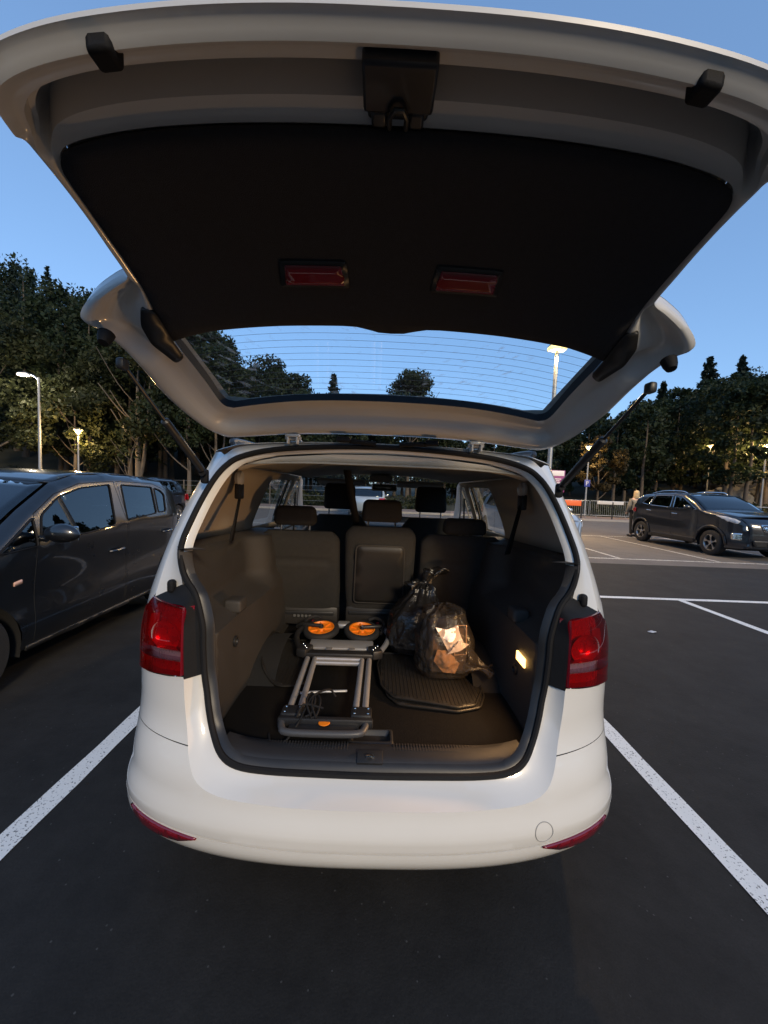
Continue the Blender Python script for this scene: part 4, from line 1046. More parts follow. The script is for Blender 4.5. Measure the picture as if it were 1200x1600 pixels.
# plastic bags
def bag(name, label, c, rx, ry, hgt, mt, seed, lean=(0, 0), top=.25, wr=.10, tuft=None, nu=96, nv=80, square=.75, pleat=.10):
    t = thing(name, label, 'plastic bag', (c[0], c[1], c[2]), 'plastic bags in the boot')
    rows = []
    for i in range(nv+1):
        v = i/nv
        prof = min(1, .80+1.6*v) if v < .125 else lerp(1.0, top, sstep(.55, 1.0, v))
        row = []
        for j in range(nu):
            a = 2*pi*j/nu; ca_, sa_ = cos(a), sin(a)
            ex = math.copysign(abs(ca_)**square, ca_)*rx; ey = math.copysign(abs(sa_)**square, sa_)*ry
            q = Vector((ca_*1.6, sa_*1.6, v*2.2+seed))
            rg = 1-abs(noise.noise(q*1.3))*2.2; rg2 = 1-abs(noise.noise(q*2.9+Vector((5, seed, 1))))*2.0
            fold = wr*(.6*rg+.45*rg2-.45)+.05*wr*noise.noise(q*9)
            # tight pleats near the tie
            fold += pleat*sstep(.62, .95, v)*sin(a*9+seed+2*noise.noise(q))
            s_ = prof*(1+fold)
            z = v*hgt+.03*hgt*noise.noise(Vector((ca_*2, sa_*2, v*3+seed*2)))*(1 if .05 < v else 0)
            row.append((c[0]+ex*s_+lean[0]*v*v, c[1]+ey*s_+lean[1]*v*v, c[2]+max(0, z)))
        rows.append(row)
    top_c = np.mean(np.array(rows[-1]), axis=0)
    for q in (.8, .55, .3, .1):                       # gathered top
        rows.append([tuple(top_c+(np.array(p)-top_c)*q*(1+.15*sin(j*.9+seed))+np.array((0, 0, .03*(1-q)+.012*sin(j*.7+q*7)))) for j, p in enumerate(rows[nv])])
    m = MB().grid(rows, closed=True); m.add(rows[0], [tuple(reversed(range(nu)))]); m.add(rows[-1], [tuple(range(nu))])
    o = obj('bag_body', m, mt, t, smooth=75)
    if tuft:
        for (dx, dy, dz, w_) in tuft:
            b0 = Vector((c[0]+lean[0], c[1]+lean[1], c[2]+hgt*.97)); rows = []
            for k in range(15):
                v = k/14; p = b0+Vector((dx, dy, dz))*v+Vector((0, 0, .03*sin(pi*v)))
                rows.append([p+Vector((w_*(v*.8+.25)*cos(2*pi*j/24)*(1+.35*sin(j*5+k*.6+seed)), w_*.6*(v*.8+.25)*sin(2*pi*j/24)*(1+.35*sin(j*7+seed)), w_*.3*(v+.2)*sin(2*pi*j/24*3+v*4))) for j in range(24)])
            obj('bag_handle', MB().grid(rows, closed=True), mt, t, smooth=75)
    return t
def film(name, tint, dif, a_t):
    m = bpy.data.materials.new(name); m.use_nodes = True; nt = m.node_tree; L = nt.links.new
    for n in list(nt.nodes): nt.nodes.remove(n)
    out = nt.nodes.new('ShaderNodeOutputMaterial'); tr = nt.nodes.new('ShaderNodeBsdfTransparent'); tr.inputs[0].default_value = (*tint, 1)
    pr = nt.nodes.new('ShaderNodeBsdfPrincipled'); pr.inputs['Base Color'].default_value = (*dif, 1); pr.inputs['Roughness'].default_value = .22
    tc = nt.nodes.new('ShaderNodeTexCoord'); nz = nt.nodes.new('ShaderNodeTexNoise'); nz.inputs['Scale'].default_value = 38; nz.inputs['Detail'].default_value = 5; L(tc.outputs['Object'], nz.inputs['Vector'])
    bp = nt.nodes.new('ShaderNodeBump'); bp.inputs['Strength'].default_value = .6; bp.inputs['Distance'].default_value = .012; L(nz.outputs[0], bp.inputs['Height']); L(bp.outputs[0], pr.inputs['Normal'])
    mx = nt.nodes.new('ShaderNodeMixShader'); mx.inputs[0].default_value = 1-a_t; L(tr.outputs[0], mx.inputs[1]); L(pr.outputs[0], mx.inputs[2]); L(mx.outputs[0], out.inputs[0]); return m
M['blackbag'] = film('black_bag_film', (.3, .3, .3), (.012, .012, .013), .05)
M['greybag'] = film('translucent_grey_bag_film', (.80, .75, .71), (.055, .050, .047), .70)
bag('plastic_bag', 'shiny black plastic bag slumped against the seats behind the other bag', (.225, 2.03, FLZ+.045), .145, .12, .32, M['blackbag'], 3.3, (.05, .05), .42, .13, [(.07, .02, .10, .055), (-.05, .0, .02, .05)])
GB = bag('plastic_bag', 'see-through grey plastic bag holding papers, in front of the black bag', (.345, 1.79, FLZ+.046), .135, .115, .285, M['greybag'], 8.1, (-.005, .02), .72, .085, None, square=.62, pleat=.035)
# its twisted corner sticks out to the right
rows = []
for k in range(15):
    v = k/14; p = Vector((.425+.115*v, 1.72-.05*v, FLZ+.135-.035*v)); w_ = lerp(.062, .012, sstep(0, .75, v))+(.016*sstep(.82, 1, v))
    rows.append([p+Vector((.012*sin(3*a_+v*5), w_*.75*cos(a_)*(1+.22*sin(5*a_+1)), w_*sin(a_)*(1+.25*sin(4*a_+v*3)))) for a_ in np.linspace(0, 2*pi, 29)[:-1]])
obj('twisted_corner', MB().grid(rows, closed=True), M['greybag'], GB, smooth=75)
PAP = thing('paper_bundle', 'crumpled white and pink papers in a small carton inside the see-through bag', 'paper', (.345, 1.78, FLZ+.05))
mw = mat('white_paper', (.82, .76, .76), .8, var=.04, vscale=30); mp = mat('brown_paper_carton', (.10, .06, .04), .8, var=.15); mk = mat('orange_tinted_paper', (.75, .48, .30), .8, var=.08, vscale=20)
obj('carton', MB().rbox((.355, 1.80, FLZ+.165), (.165, .13, .21), .004, 1, rot=Matrix.Rotation(.10, 3, 'Z')), mp, PAP)
m = MB().tube(dens([(.381, 1.727, .839), (.433, 1.729, .841), (.440, 1.729, .704), (.385, 1.727, .700)], .05), .0022, 5, closed=True); obj('carton_edge', m, mk, PAP)
def scrap(P, mt, y0_, curl=.012):
    c = np.mean(P, axis=0); o = panel(P, lambda x, z: (x, y0_+.10*(x-c[0])+.25*(z-c[1])*.3-curl*math.exp(-(((x-c[0])/.03)**2+((z-c[1])/.03)**2))+.010*abs(noise.noise(Vector((x*28, z*28, y0_))))+.006*noise.noise(Vector((x*60, z*60, y0_*3))), z), step=.012)
    obj('paper_sheet', o, mt, PAP, smooth=60)
def big(P, k):
    c = np.mean(P, axis=0); return [tuple(c+(np.array(p)-c)*k) for p in P]
scrap(big([(.300, .828), (.340, .822), (.384, .836), (.392, .806), (.406, .778), (.372, .752), (.352, .738), (.322, .790)], 1.22), mw, 1.702, .022)
scrap(big([(.352, .722), (.372, .750), (.394, .776), (.416, .768), (.438, .761), (.398, .738)], 1.18), mw, 1.696, .014)
scrap([(.300, .735), (.340, .728), (.375, .705), (.407, .668), (.385, .625), (.330, .630), (.285, .68)], mat('lamp_tinted_paper', (.36, .20, .10), .8, var=.3, vscale=22), 1.702, .03)  # cream sheet; orange lamp light and shade put into its colour
# ================================================================== other parked cars
def make_car(S):
    """car lofted from its side profile; l runs from nose (0) to tail (L). dirn=+1: nose towards the camera"""
    L, hw, x_c, y_nose, dn = S['L'], S['hw'], S['xc'], S['y0'], S.get('dir', 1)
    T = thing(S['name'], S['label'], S['cat'], (x_c, y_nose+dn*L/2, 0), S.get('group'))
    top = S['top']; tl = [p[0] for p in top]; tz = [p[1] for p in top]
    belt = S['belt']; tum = S.get('tumble', .30); R = S.get('round', .09)
    def topz(l): return interp(l, tl, tz)
    def X(l, z):
        x = hw*(1-S.get('fr', .26)*max(0, (.75-l)/.75)**2.2-S.get('rr', .20)*max(0, (l-(L-.65))/.65)**2.2)
        b = interp(l, [p[0] for p in belt], [p[1] for p in belt])
        if z > b: x -= (z-b)*tum
        x -= .05*max(0, (.45-z)/.3)**2
        x -= .012*sstep(b, b-.35, z)*(1-sstep(b-.35, b-.6, z))*S.get('crease', 1)
        d = max(0, topz(l)-z)
        if d < R: x -= .7*(R-sqrt(max(0, R*R-(R-d)**2)))
        return x
    def Pt(l, z, sg, off=0): return (x_c+sg*(X(l, z)+off), y_nose+dn*l, z)
    A = []
    zb = S.get('zb', .20); r = S['wr']+.055
    for (wl, wz) in reversed(S['wheels']):
        A += [(wl+r*cos(a), max(zb, wz+r*sin(a))) for a in np.linspace(-.2, pi+.2, 19)]
    out = [(l, z) for l, z in S['outline']]+[(L-.08, zb+.06)]+A+[(.10, zb+.02)]
    pts, grp = cdt(out, S['windows'], S['doors'], S.get('step', .07))
    pm = S['paint']
    for sg in (1, -1):
        fn = lambda l, z: Pt(l, z, sg)
        obj('body_side', sub_mb(pts, grp[-1], fn), pm, T, smooth=50)
        for k, dpoly in enumerate(S['doors']):
            d = obj('door', sub_mb(pts, grp[k], fn), pm, T, smooth=50)
            obj('door_seam', MB().tube([Pt(l, z, sg, -.0015) for l, z in dens(dpoly, .06)], .0035, 5, closed=True), M['darkmetal'], d)
            if S['handles']:
                hl, hz = S['handles'][k]
                obj('handle', MB().tube(catmull([Pt(hl-.09, hz-.004, sg, .002), Pt(hl-.06, hz, sg, .032), Pt(hl+.06, hz+.004, sg, .034), Pt(hl+.09, hz, sg, .002)], 4), .012, 8), S.get('handlemat', pm), d)
        for w in S['windows']:
            wo = obj('side_window', panel(w, lambda l, z: Pt(l, z, sg, -.004), step=.12), S['glass'], T, smooth=50)
            obj('window_surround', MB().tube([Pt(l, z, sg, .002) for l, z in dens(w, .08)], .007, 6, closed=True), S.get('surround', M['rubber']), wo)
        for (wl, wz) in S['wheels']:
            lin = MB(); lin.grid([[(x_c+sg*x, y_nose+dn*wl+(r+.005)*cos(a), wz+(r+.005)*sin(a)) for a in np.linspace(-.3, pi+.3, 17)] for x in (hw-.42, hw-.02)])
            obj('wheel_arch_liner', lin, M['darkmetal'], T)
            wheel(T, (x_c+sg*(hw-.115), y_nose+dn*wl, wz), sg, S['wr'], .2, S.get('spokes', 5), S.get('rimmat'))
        if S.get('mirror'):
            ml, mz, ms = S['mirror']
            m = MB(); c0 = Vector(Pt(ml, mz, sg, .0)); rows = []
            for i in range(13):
                v = i/12; a = pi*v; rr_ = sin(a)**.6
                rows.append([c0+Vector((sg*(.03+ms*1.0*v), dn*(-.055*rr_*cos(b)+.02*v), ms*.32*rr_*sin(b)*(1 if sin(b) > 0 else .75))) for b in np.linspace(0, 2*pi, 17)[:-1]])
            m.grid(rows, closed=True); m.tube([c0+Vector((0, 0, -.03)), c0+Vector((sg*.06, 0, -.035))], .022, 8)
            mo_ = obj('door_mirror', m, pm, T, smooth=60)
            obj('mirror_glass', MB().rbox(c0+Vector((sg*(.03+ms*.5), dn*.052, .005)), (ms*.7, .006, ms*.42), .002), M['chrome'], mo_)
        for nm, pl, mt, off in S.get('side_bits', []):
            obj(nm, panel(pl, lambda l, z: Pt(l, z, sg, off), step=.04), mt, T, smooth=50, solid=.012, solid_off=-1)
    # lengthwise skin from nose to tail
    for nm, i0, i1, mt, inset, crown in S['skins']:
        prof = [top[i] for i in range(i0, i1+1)]; prof = catmull(prof, 4) if len(prof) > 2 else dens(prof, .08, False)
        rows = []
        for (l, z) in prof:
            w = X(l, topz(l) if nm in ('roof', 'bonnet', 'windscreen', 'rear_window') else z)-inset
            rows.append([(x_c+w*u, y_nose+dn*(l-S.get('bow', .10)*(1-u*u)*(1 if l < L*.4 else -1)*min(1, abs(l-L*.45)/(L*.4))**2), z+crown*(1-abs(u)**2.2)) for u in np.linspace(-1, 1, 17)])
        obj(nm, MB().grid(rows), mt, T, smooth=50, solid=.003)
    for nm, pts_, mt in S.get('front_bits', []):
        fx = lambda x, z, o: (x_c+x, y_nose-dn*(S.get('bow', .10)*(1-(x/hw)**2)+o-S['nose'](z)), z)
        pz = panel(pts_, lambda x, z: fx(x, z, .012), step=.05)
        obj(nm, pz, mt, T, smooth=50, solid=.015, solid_off=-1)
    for nm, pts_, mt in S.get('rear_bits', []):
        fx = lambda x, z, o: (x_c+x, y_nose+dn*(L+S.get('bow', .10)*(1-(x/hw)**2)*.8+o-S['tail'](z)), z)
        obj(nm, panel(pts_, lambda x, z: fx(x, z, .012), step=.06), mt, T, smooth=50, solid=.015, solid_off=-1)
    # dark cabin: floor, seats with headrests, dashboard
    c0, c1 = S['cabin']
    yy = lambda l: y_nose+dn*l
    ya, yb_ = sorted((yy(c0), yy(c1)))
    obj('cabin_floor', MB().box(x_c-hw+.12, x_c+hw-.12, ya, yb_, zb+.02, zb+.10), M['darkmetal'], T)
    for (sl, n) in ((c0+.35*(c1-c0), 2), (c0+.80*(c1-c0), 3)):
        for k in range(n):
            xx = x_c+(k-(n-1)/2)*(.72 if n == 2 else .44)
            sm = MB().rbox((xx, yy(sl), .72), (.46 if n == 2 else .42, .12, .62), .05, 3); sm.rbox((xx, yy(sl), 1.13), (.25, .09, .15), .035, 3); sm.rbox((xx, yy(sl-.22), .46), (.46 if n == 2 else .42, .46, .14), .04, 2)
            obj('seat', sm, M['seat'], T, smooth=50)
    db = MB().rbox((x_c, yy(c0-.02), S.get('dz', .82)), (2*hw-.34, .40, .24), .07, 3); db.tube([(x_c+.36+.18*cos(a), yy(c0+.28)+.03*sin(a), .92+.18*sin(a)) for a in np.linspace(0, 2*pi, 25)[:-1]], .014, 8, closed=True)
    obj('dashboard', db, M['charcoal'], T, smooth=50)
    obj('underbody', MB().box(x_c-hw+.16, x_c+hw-.16, min(yy(.15), yy(L-.15)), max(yy(.15), yy(L-.15)), zb-.02, zb+.015), M['darkmetal'], T)
    obj('number_plate', MB().rbox((x_c, yy(-S.get('bow', .1)-.012), .45), (.50, .012, .11), .003), mat('plate_white', (.55, .55, .53), .5), T)
    return T

# ---- black hatchback on the left, nose towards us (its flank stands at x = -2.40)
def c_l(y): return y-1.46          # its nose is at y = 1.46
cw = lambda P: [(c_l(y), z) for y, z in P]
hatch_top = cw([(1.46, .30), (1.48, .62), (1.62, .76), (1.95, .87), (2.38, .965), (2.72, 1.20), (3.05, 1.395), (3.30, 1.462), (3.70, 1.485), (4.10, 1.475), (4.50, 1.432), (4.74, 1.37), (4.92, 1.08), (5.02, .90), (5.06, .60), (5.0, .28)])
w1 = rpoly(cw([(2.79, 1.00), (2.84, 1.16), (3.02, 1.285), (3.26, 1.355), (3.62, 1.387), (3.57, 1.02), (3.20, .985)]), [.02, .03, .04, .05, .03, .03, .02])
w0 = rpoly(cw([(2.46, .93), (2.765, 1.145), (2.755, .945)]), .015)
w2 = rpoly(cw([(3.775, 1.385), (4.26, 1.362), (4.235, 1.085), (3.745, 1.05)]), .025)
w3 = rpoly(cw([(4.30, 1.355), (4.40, 1.33), (4.47, 1.28), (4.42, 1.095), (4.275, 1.09)]), .025)
dr1 = cw([(2.72, .26), (3.68, .26), (3.72, .60), (3.735, 1.0), (3.68, 1.415), (3.26, 1.39), (3.0, 1.31), (2.78, 1.17), (2.745, .92)])
dr2 = cw([(3.70, .26), (4.28, .26), (4.42, .55), (4.55, .80), (4.60, 1.08), (4.50, 1.33), (4.28, 1.40), (3.72, 1.417), (3.755, 1.0), (3.74, .60)])
HB = make_car(dict(name='black_hatchback', label='black five-door hatchback parked left of the white minivan', cat='car', L=3.60, hw=.86, xc=-3.26, y0=1.46, top=hatch_top, belt=[(0, .80), (1.2, .95), (2.5, 1.03), (3.6, 1.06)], outline=hatch_top,
    windows=[w0, w1, w2, w3], doors=[dr1, dr2], handles=[(c_l(3.59), .785), (c_l(4.44), .87)], wheels=[(c_l(2.27), .30), (c_l(4.55), .30)], wr=.30, paint=M['black_paint'], glass=M['darkglass'], tumble=.26,
    skins=[('front_bumper', 0, 2, M['black_paint'], 0, .0), ('bonnet', 2, 4, M['black_paint'], 0, .03), ('windscreen', 4, 6, M['darkglass'], .03, .02), ('roof', 6, 11, M['black_paint'], 0, .02), ('rear_window', 11, 12, M['darkglass'], .03, .01), ('tailgate', 12, 15, M['black_paint'], 0, .0)],
    cabin=(1.15, 3.2), mirror=(c_l(2.78), 1.03, .25), zb=.20, crease=1.6, rr=.28, step=.045,
    side_bits=[('side_indicator', rpoly(cw([(2.575, .695), (2.635, .705), (2.635, .735), (2.575, .725)]), .008), mat('pale_orange_lens', (.75, .45, .33), .2, coat=1), .006),
               ('sill_strip', rpoly(cw([(2.66, .215), (4.20, .225), (4.20, .262), (2.66, .252)]), .01), M['blackplastic'], .010)]))
# ---- dark SUV across the aisle, nose towards us (its flank stands at x = 8.95)
k_l = lambda y: y-9.30
kw = lambda P: [(k_l(y), z) for y, z in P]
suv_top = kw([(9.32, .30), (9.30, .60), (9.34, .90), (9.50, 1.06), (9.95, 1.14), (10.42, 1.20), (10.80, 1.44), (11.20, 1.615), (11.65, 1.665), (12.30, 1.655), (12.90, 1.59), (13.18, 1.50), (13.42, 1.16), (13.52, .95), (13.55, .62), (13.50, .34)])
sw = [rpoly(kw([(10.62, 1.20), (11.28, 1.545), (11.52, 1.575), (11.48, 1.215)]), .03), rpoly(kw([(11.60, 1.215), (11.63, 1.58), (12.32, 1.565), (12.46, 1.25)]), .03), rpoly(kw([(12.53, 1.255), (12.40, 1.55), (12.62, 1.52), (12.84, 1.30)]), .03)]
sd_ = [kw([(10.60, .34), (11.46, .34), (11.55, .8), (11.55, 1.61), (11.24, 1.585), (10.55, 1.20), (10.56, .7)]), kw([(11.48, .34), (12.32, .34), (12.55, .75), (12.66, 1.10), (12.52, 1.25), (12.40, 1.60), (11.57, 1.615), (11.57, .8)])]
hlm = mat('headlamp_glass', (.62, .64, .66), .08, coat=1)
SUV = make_car(dict(name='dark_suv', label='dark blue-black SUV with chrome window trim across the aisle', cat='SUV', L=4.25, hw=.92, xc=9.87, y0=9.30, top=suv_top, belt=[(0, 1.0), (1.2, 1.16), (4.2, 1.24)], outline=suv_top,
    windows=sw, doors=sd_, handles=[(k_l(11.62-.22), 1.04), (k_l(12.50), 1.08)], handlemat=M['chrome'], wheels=[(k_l(10.12), .345), (k_l(12.85), .345)], wr=.345, paint=M['navy_paint'], glass=M['darkglass'], surround=M['chrome'], tumble=.27, zb=.26, fr=.22,
    skins=[('front_bumper', 0, 3, M['navy_paint'], 0, 0), ('bonnet', 3, 5, M['navy_paint'], 0, .04), ('windscreen', 5, 7, M['darkglass'], .03, .02), ('roof', 7, 11, M['navy_paint'], 0, .02), ('rear_window', 11, 12, M['darkglass'], .04, .01), ('tailgate', 12, 15, M['navy_paint'], 0, 0)],
    cabin=(1.25, 3.7), mirror=(k_l(10.78), 1.25, .21), dz=1.0, spokes=5,
    nose=lambda z: interp(z, [.3, .6, .9, 1.06], [.02, 0, .04, .2]),
    front_bits=[('grille', rpoly([(-.36, .74), (.36, .74), (.42, .92), (-.42, .92)], .05), M['chrome']), ('grille_mesh', rpoly([(-.33, .765), (.33, .765), (.385, .895), (-.385, .895)], .04), M['blackplastic']), ('lower_intake', rpoly([(-.55, .36), (.55, .36), (.6, .52), (-.6, .52)], .04), M['blackplastic'])],
    side_bits=[('headlight', rpoly(kw([(9.42, .96), (9.46, .90), (9.60, .94), (9.98, 1.085), (9.72, 1.07), (9.50, 1.02)]), .02), hlm, .010), ('fog_lamp', rpoly(kw([(9.36, .50), (9.56, .50), (9.58, .66), (9.37, .68)]), .03), M['chrome'], .008),
               ('arch_trim', kw([(10.12+.415*cos(a), .345+.415*sin(a)) for a in np.linspace(0, pi, 15)]+[(10.12+.475*cos(a), .345+.475*sin(a)) for a in np.linspace(pi, 0, 15)]), M['blackplastic'], .010),
               ('arch_trim', kw([(12.85+.415*cos(a), .345+.415*sin(a)) for a in np.linspace(0, pi, 15)]+[(12.85+.475*cos(a), .345+.475*sin(a)) for a in np.linspace(pi, 0, 15)]), M['blackplastic'], .010),
               ('tail_light', rpoly(kw([(13.15, .98), (13.46, .98), (13.42, 1.10), (13.12, 1.14)]), .02), M['redlens'], .008),
               ('sill_cladding', rpoly(kw([(10.62, .28), (12.35, .28), (12.33, .40), (10.60, .40)]), .02), M['blackplastic'], .010)]))
for sg in (1, -1):
    obj('roof_rail', MB().tube(catmull([(9.87+sg*.60, 11.35, 1.66), (9.87+sg*.63, 11.55, 1.715), (9.87+sg*.63, 12.3, 1.715), (9.87+sg*.60, 12.8, 1.63)], 4), .014, 8), M['chrome'], SUV)
    m = MB()
    for k_ in range(3): m.lathe([(.0001, .02), (.035, .015), (.04, 0)], (9.87+sg*.80, 9.52, .53+.0*k_), 'Y', 16)
    obj('fog_lens', m, hlm, SUV)
# ---- cars seen through the minivan's glass
def small_car(name, label, cat, xc, y0, dirn, paint, hwid=.88, taill=True):
    tp = [(0, .30), (.02, .62), (.14, .80), (.55, .92), (1.02, 1.0), (1.5, 1.28), (1.95, 1.43), (2.4, 1.48), (3.2, 1.45), (3.62, 1.36), (3.98, 1.02), (4.1, .9), (4.14, .6), (4.08, .32)]
    w = [rpoly([(1.22, 1.02), (1.72, 1.30), (2.25, 1.38), (2.25, 1.03)], .03), rpoly([(2.35, 1.03), (2.35, 1.385), (3.1, 1.36), (3.3, 1.06)], .03)]
    d = [[(1.15, .28), (2.28, .28), (2.30, 1.41), (1.75, 1.34), (1.14, 1.0)], [(2.30, .28), (3.0, .28), (3.3, .7), (3.4, 1.05), (3.12, 1.39), (2.32, 1.41)]]
    return make_car(dict(name=name, label=label, cat=cat, L=4.14, hw=hwid, xc=xc, y0=y0, dir=dirn, top=tp, belt=[(0, .85), (1.2, 1.0), (4.1, 1.04)], outline=tp, windows=w, doors=d, handles=[(2.14, .88), (3.18, .92)], wheels=[(.82, .31), (3.36, .31)], wr=.31, paint=paint, glass=M['darkglass'], step=.11,
        skins=[('front_bumper', 0, 2, paint, 0, 0), ('bonnet', 2, 4, paint, 0, .03), ('windscreen', 4, 6, M['darkglass'], .03, .02), ('roof', 6, 9, paint, 0, .02), ('rear_window', 9, 10, M['darkglass'], .04, .01), ('tailgate', 10, 13, paint, 0, 0)], cabin=(1.2, 3.5), mirror=(1.32, 1.03, .18),
        tail=lambda z: interp(z, [.3, .6, .9, 1.02], [.06, 0, .04, .16]),
        side_bits=[('tail_light', rpoly([(3.82, .74), (4.08, .72), (4.04, .95), (3.80, .98)], .02), M['redlens'], .010), ('headlight', rpoly([(.10, .66), (.34, .68), (.42, .82), (.16, .78)], .02), hlm, .010)],
        rear_bits=[('tail_light', rpoly([(s_*.56, .76), (s_*.80, .76), (s_*.80, .96), (s_*.58, .96)], .02), M['redlens']) for s_ in (-1, 1)]))
small_car('blue_grey_car', 'blue-grey car seen through the windscreen, tail towards the minivan', 'car', -.50, 22.0, -1, M['silver_paint'])
small_car('silver_car', 'silver car seen through the right side windows of the minivan', 'car', 4.55, 9.6, 1, M['silver_paint'])
small_car('dark_hatchback', 'dark car beyond the bays left of the minivan, seen past the black hatchback', 'car', -7.4, 9.4, 1, M['navy_paint'])
# ================================================================== street furniture
def lamp_post(label, x, y, zb, h, head, warm=True, energy=60, arm=None, r=.055, base=False, light=True):
    t = thing('street_lamp', label, 'street lamp', (x, y, zb), 'street lamps round the car park')
    m = MB().tube([(x, y, zb), (x, y, zb+h*.35), (x, y, zb+h)], [r*1.25, r, r*.75], 10); m.lathe([(r*1.9, 0), (r*1.9, .05), (r*1.35, .08), (r*1.3, .45)], (x, y, zb), 'Z', 12)
    obj('pole', m, M['galv'], t)
    hx, hy, hz = x, y, zb+h
    if arm:
        a = MB().tube(catmull([(x, y, zb+h-.15), (x+arm[0]*.4, y+arm[1]*.4, zb+h+.12), (x+arm[0], y+arm[1], zb+h+.18)], 5), r*.6, 8); obj('arm', a, M['galv'], t)
        hx, hy, hz = x+arm[0], y+arm[1], zb+h+.18
    em = M['warmlamp'] if warm else M['whitelamp']
    if head == 'flat':
        b = MB().rbox((hx, hy, hz+.05), (.62, .30, .10), .04, 3, taper=(.8, .8)); hd = obj('lamp_head', b, M['galv'], t)
        obj('lamp_bowl', MB().rbox((hx, hy, hz-.05), (.60, .34, .16), .05, 3), em, hd)
    else:
        b = MB().lathe([(.0001, .30), (.16, .28), (.27, .22), (.28, .20), (.05, .19)], (hx, hy, hz), 'Z', 20); hd = obj('lamp_head', b, M['galv'], t)
        obj('lamp_bowl', MB().lathe([(.06, 0), (.13, .03), (.20, .12), (.22, .19)], (hx, hy, hz), 'Z', 20), em, hd)
    if light:
        l = bpy.data.lights.new('street_lamp_light', 'POINT'); l.energy = energy; l.color = (1, .64, .26) if warm else (1, .84, .62); l.shadow_soft_size = .18
        lo = bpy.data.objects.new('street_lamp_light', l); COL.objects.link(lo); lo.location = (hx, hy, hz-.16); lo.parent = hd
    return t
lamp_post('tall warm street lamp seen through the raised rear window', 6.22, 14.0, .0, 6.72, 'flat', True, 2600, r=.085)
lamp_post('low warm lamp on a thin pole in front of the autumn tree', 14.95, 27.4, .05, 4.7, 'cone', True, 420, r=.06)
lamp_post('thin lamp standing on the hillside above the dark SUV', 32.9, 38.0, terr(32.9, 38), 6.75-terr(32.9, 38), 'cone', True, 420, r=.07)
lamp_post('glowing lamp at the right edge of the view', 30.4, 30.0, terr(30.4, 30), 5.8-terr(30.4, 30), 'cone', True, 900, r=.07)
lamp_post('tall white lamp on a side arm at the far left', -21.6, 25.0, .1, 7.4, 'flat', False, 500, arm=(-.95, .0), r=.085)
lamp_post('low warm lamp behind the black hatchback', -19.95, 26.0, .1, 4.15, 'cone', True, 500, r=.06)

# purple notice board beyond the right rear pillar
sg_ = thing('notice_board', 'purple and white notice board on a post beyond the right rear pillar', 'sign', (10.62, 22.8, .1))
obj('post', MB().tube([(10.62, 22.83, .0), (10.62, 22.83, 2.85)], .045, 8), M['galv'], sg_)
pur = mat('purple_sign_face', (.26, .05, .20), .5); wh = mat('white_sign_face', (.78, .74, .76), .5)
bd = obj('board', MB().rbox((10.66, 22.76, 2.25), (.86, .03, 1.30), .01), pur, sg_)
obj('white_panel', MB().rbox((10.66, 22.738, 2.72), (.74, .01, .30), .004), wh, bd)
m = MB()
for k in range(3): m.box(10.36, 10.36+[.5, .42, .55][k], 22.735, 22.743, 2.36-.11*k, 2.41-.11*k)
obj('text_lines', m, wh, bd); obj('footer', MB().rbox((10.66, 22.738, 1.70), (.74, .01, .14), .004), wh, bd)
# small blue plate on the low lamp pole
pl = thing('parking_plate', 'small blue plate with white letter on the low lamp pole', 'sign', (14.95, 27.3, 2.2))
bp_ = obj('plate', MB().rbox((14.95, 27.32, 2.35), (.42, .02, .50), .01), mat('blue_sign_face', (.04, .06, .30), .5), pl)
m = MB(); m.box(14.86, 14.91, 27.30, 27.312, 2.2, 2.5); m.box(14.91, 15.02, 27.30, 27.312, 2.455, 2.5); m.box(14.91, 15.02, 27.30, 27.312, 2.34, 2.385); m.box(14.985, 15.03, 27.30, 27.312, 2.345, 2.495)
obj('letter', m, wh, bp_)

# crowd barriers
def barrier(label, x, y, w, sign=False):
    t = thing('crowd_barrier', label, 'barrier', (x+w/2, y, .09), 'steel crowd barriers on the footpath')
    z0_, z1_ = .25, 1.16
    fr_ = MB().tube(dens([(x, y, z0_), (x+w, y, z0_), (x+w, y, z1_), (x, y, z1_)], .5), .021, 8, closed=True); obj('frame', fr_, M['galv'], t)
    n = int(w/.13)
    for k in range(1, n): obj('bar', MB().tube([(x+w*k/n, y, z0_), (x+w*k/n, y, z1_)], .008, 6), M['galv'], t)
    for fx in (x+.3, x+w-.3): obj('foot', MB().tube([(fx, y-.3, .10), (fx, y-.25, .14), (fx, y, .26), (fx, y+.25, .14), (fx, y+.3, .10)], .016, 6), M['galv'], t)
    if sign: obj('orange_panel', MB().rbox((x+w*.5, y-.03, .98), (1.1, .02, .34), .01), mat('orange_sign', (.85, .16, .04), .5), t)
    else: obj('white_board', MB().rbox((x+w*.5, y-.03, 1.06), (1.7, .02, .20), .01), mat('dull_white_board', (.60, .58, .55), .6), t)
barrier('steel crowd barrier carrying a bright orange panel', 11.2, 23.9, 2.1, True)
barrier('steel crowd barrier with a long pale board next to the orange one', 13.5, 24.1, 2.5)
for k, (x, y, lab) in enumerate([(12.3, 22.9, 'thin dark post at the kerb in front of the orange panel barrier'), (14.25, 23.0, 'thin dark post at the kerb in front of the pale board barrier')]):
    p = thing('bollard', lab, 'bollard', (x, y, .09), 'thin posts along the kerb'); obj('shaft', MB().tube([(x, y, .09), (x, y, 1.12)], .035, 8), M['blackplastic'], p); obj('cap', MB().lathe([(.0001, .03), (.04, .02), (.04, -.03)], (x, y, 1.12), 'Z', 10), M['galv'], p)
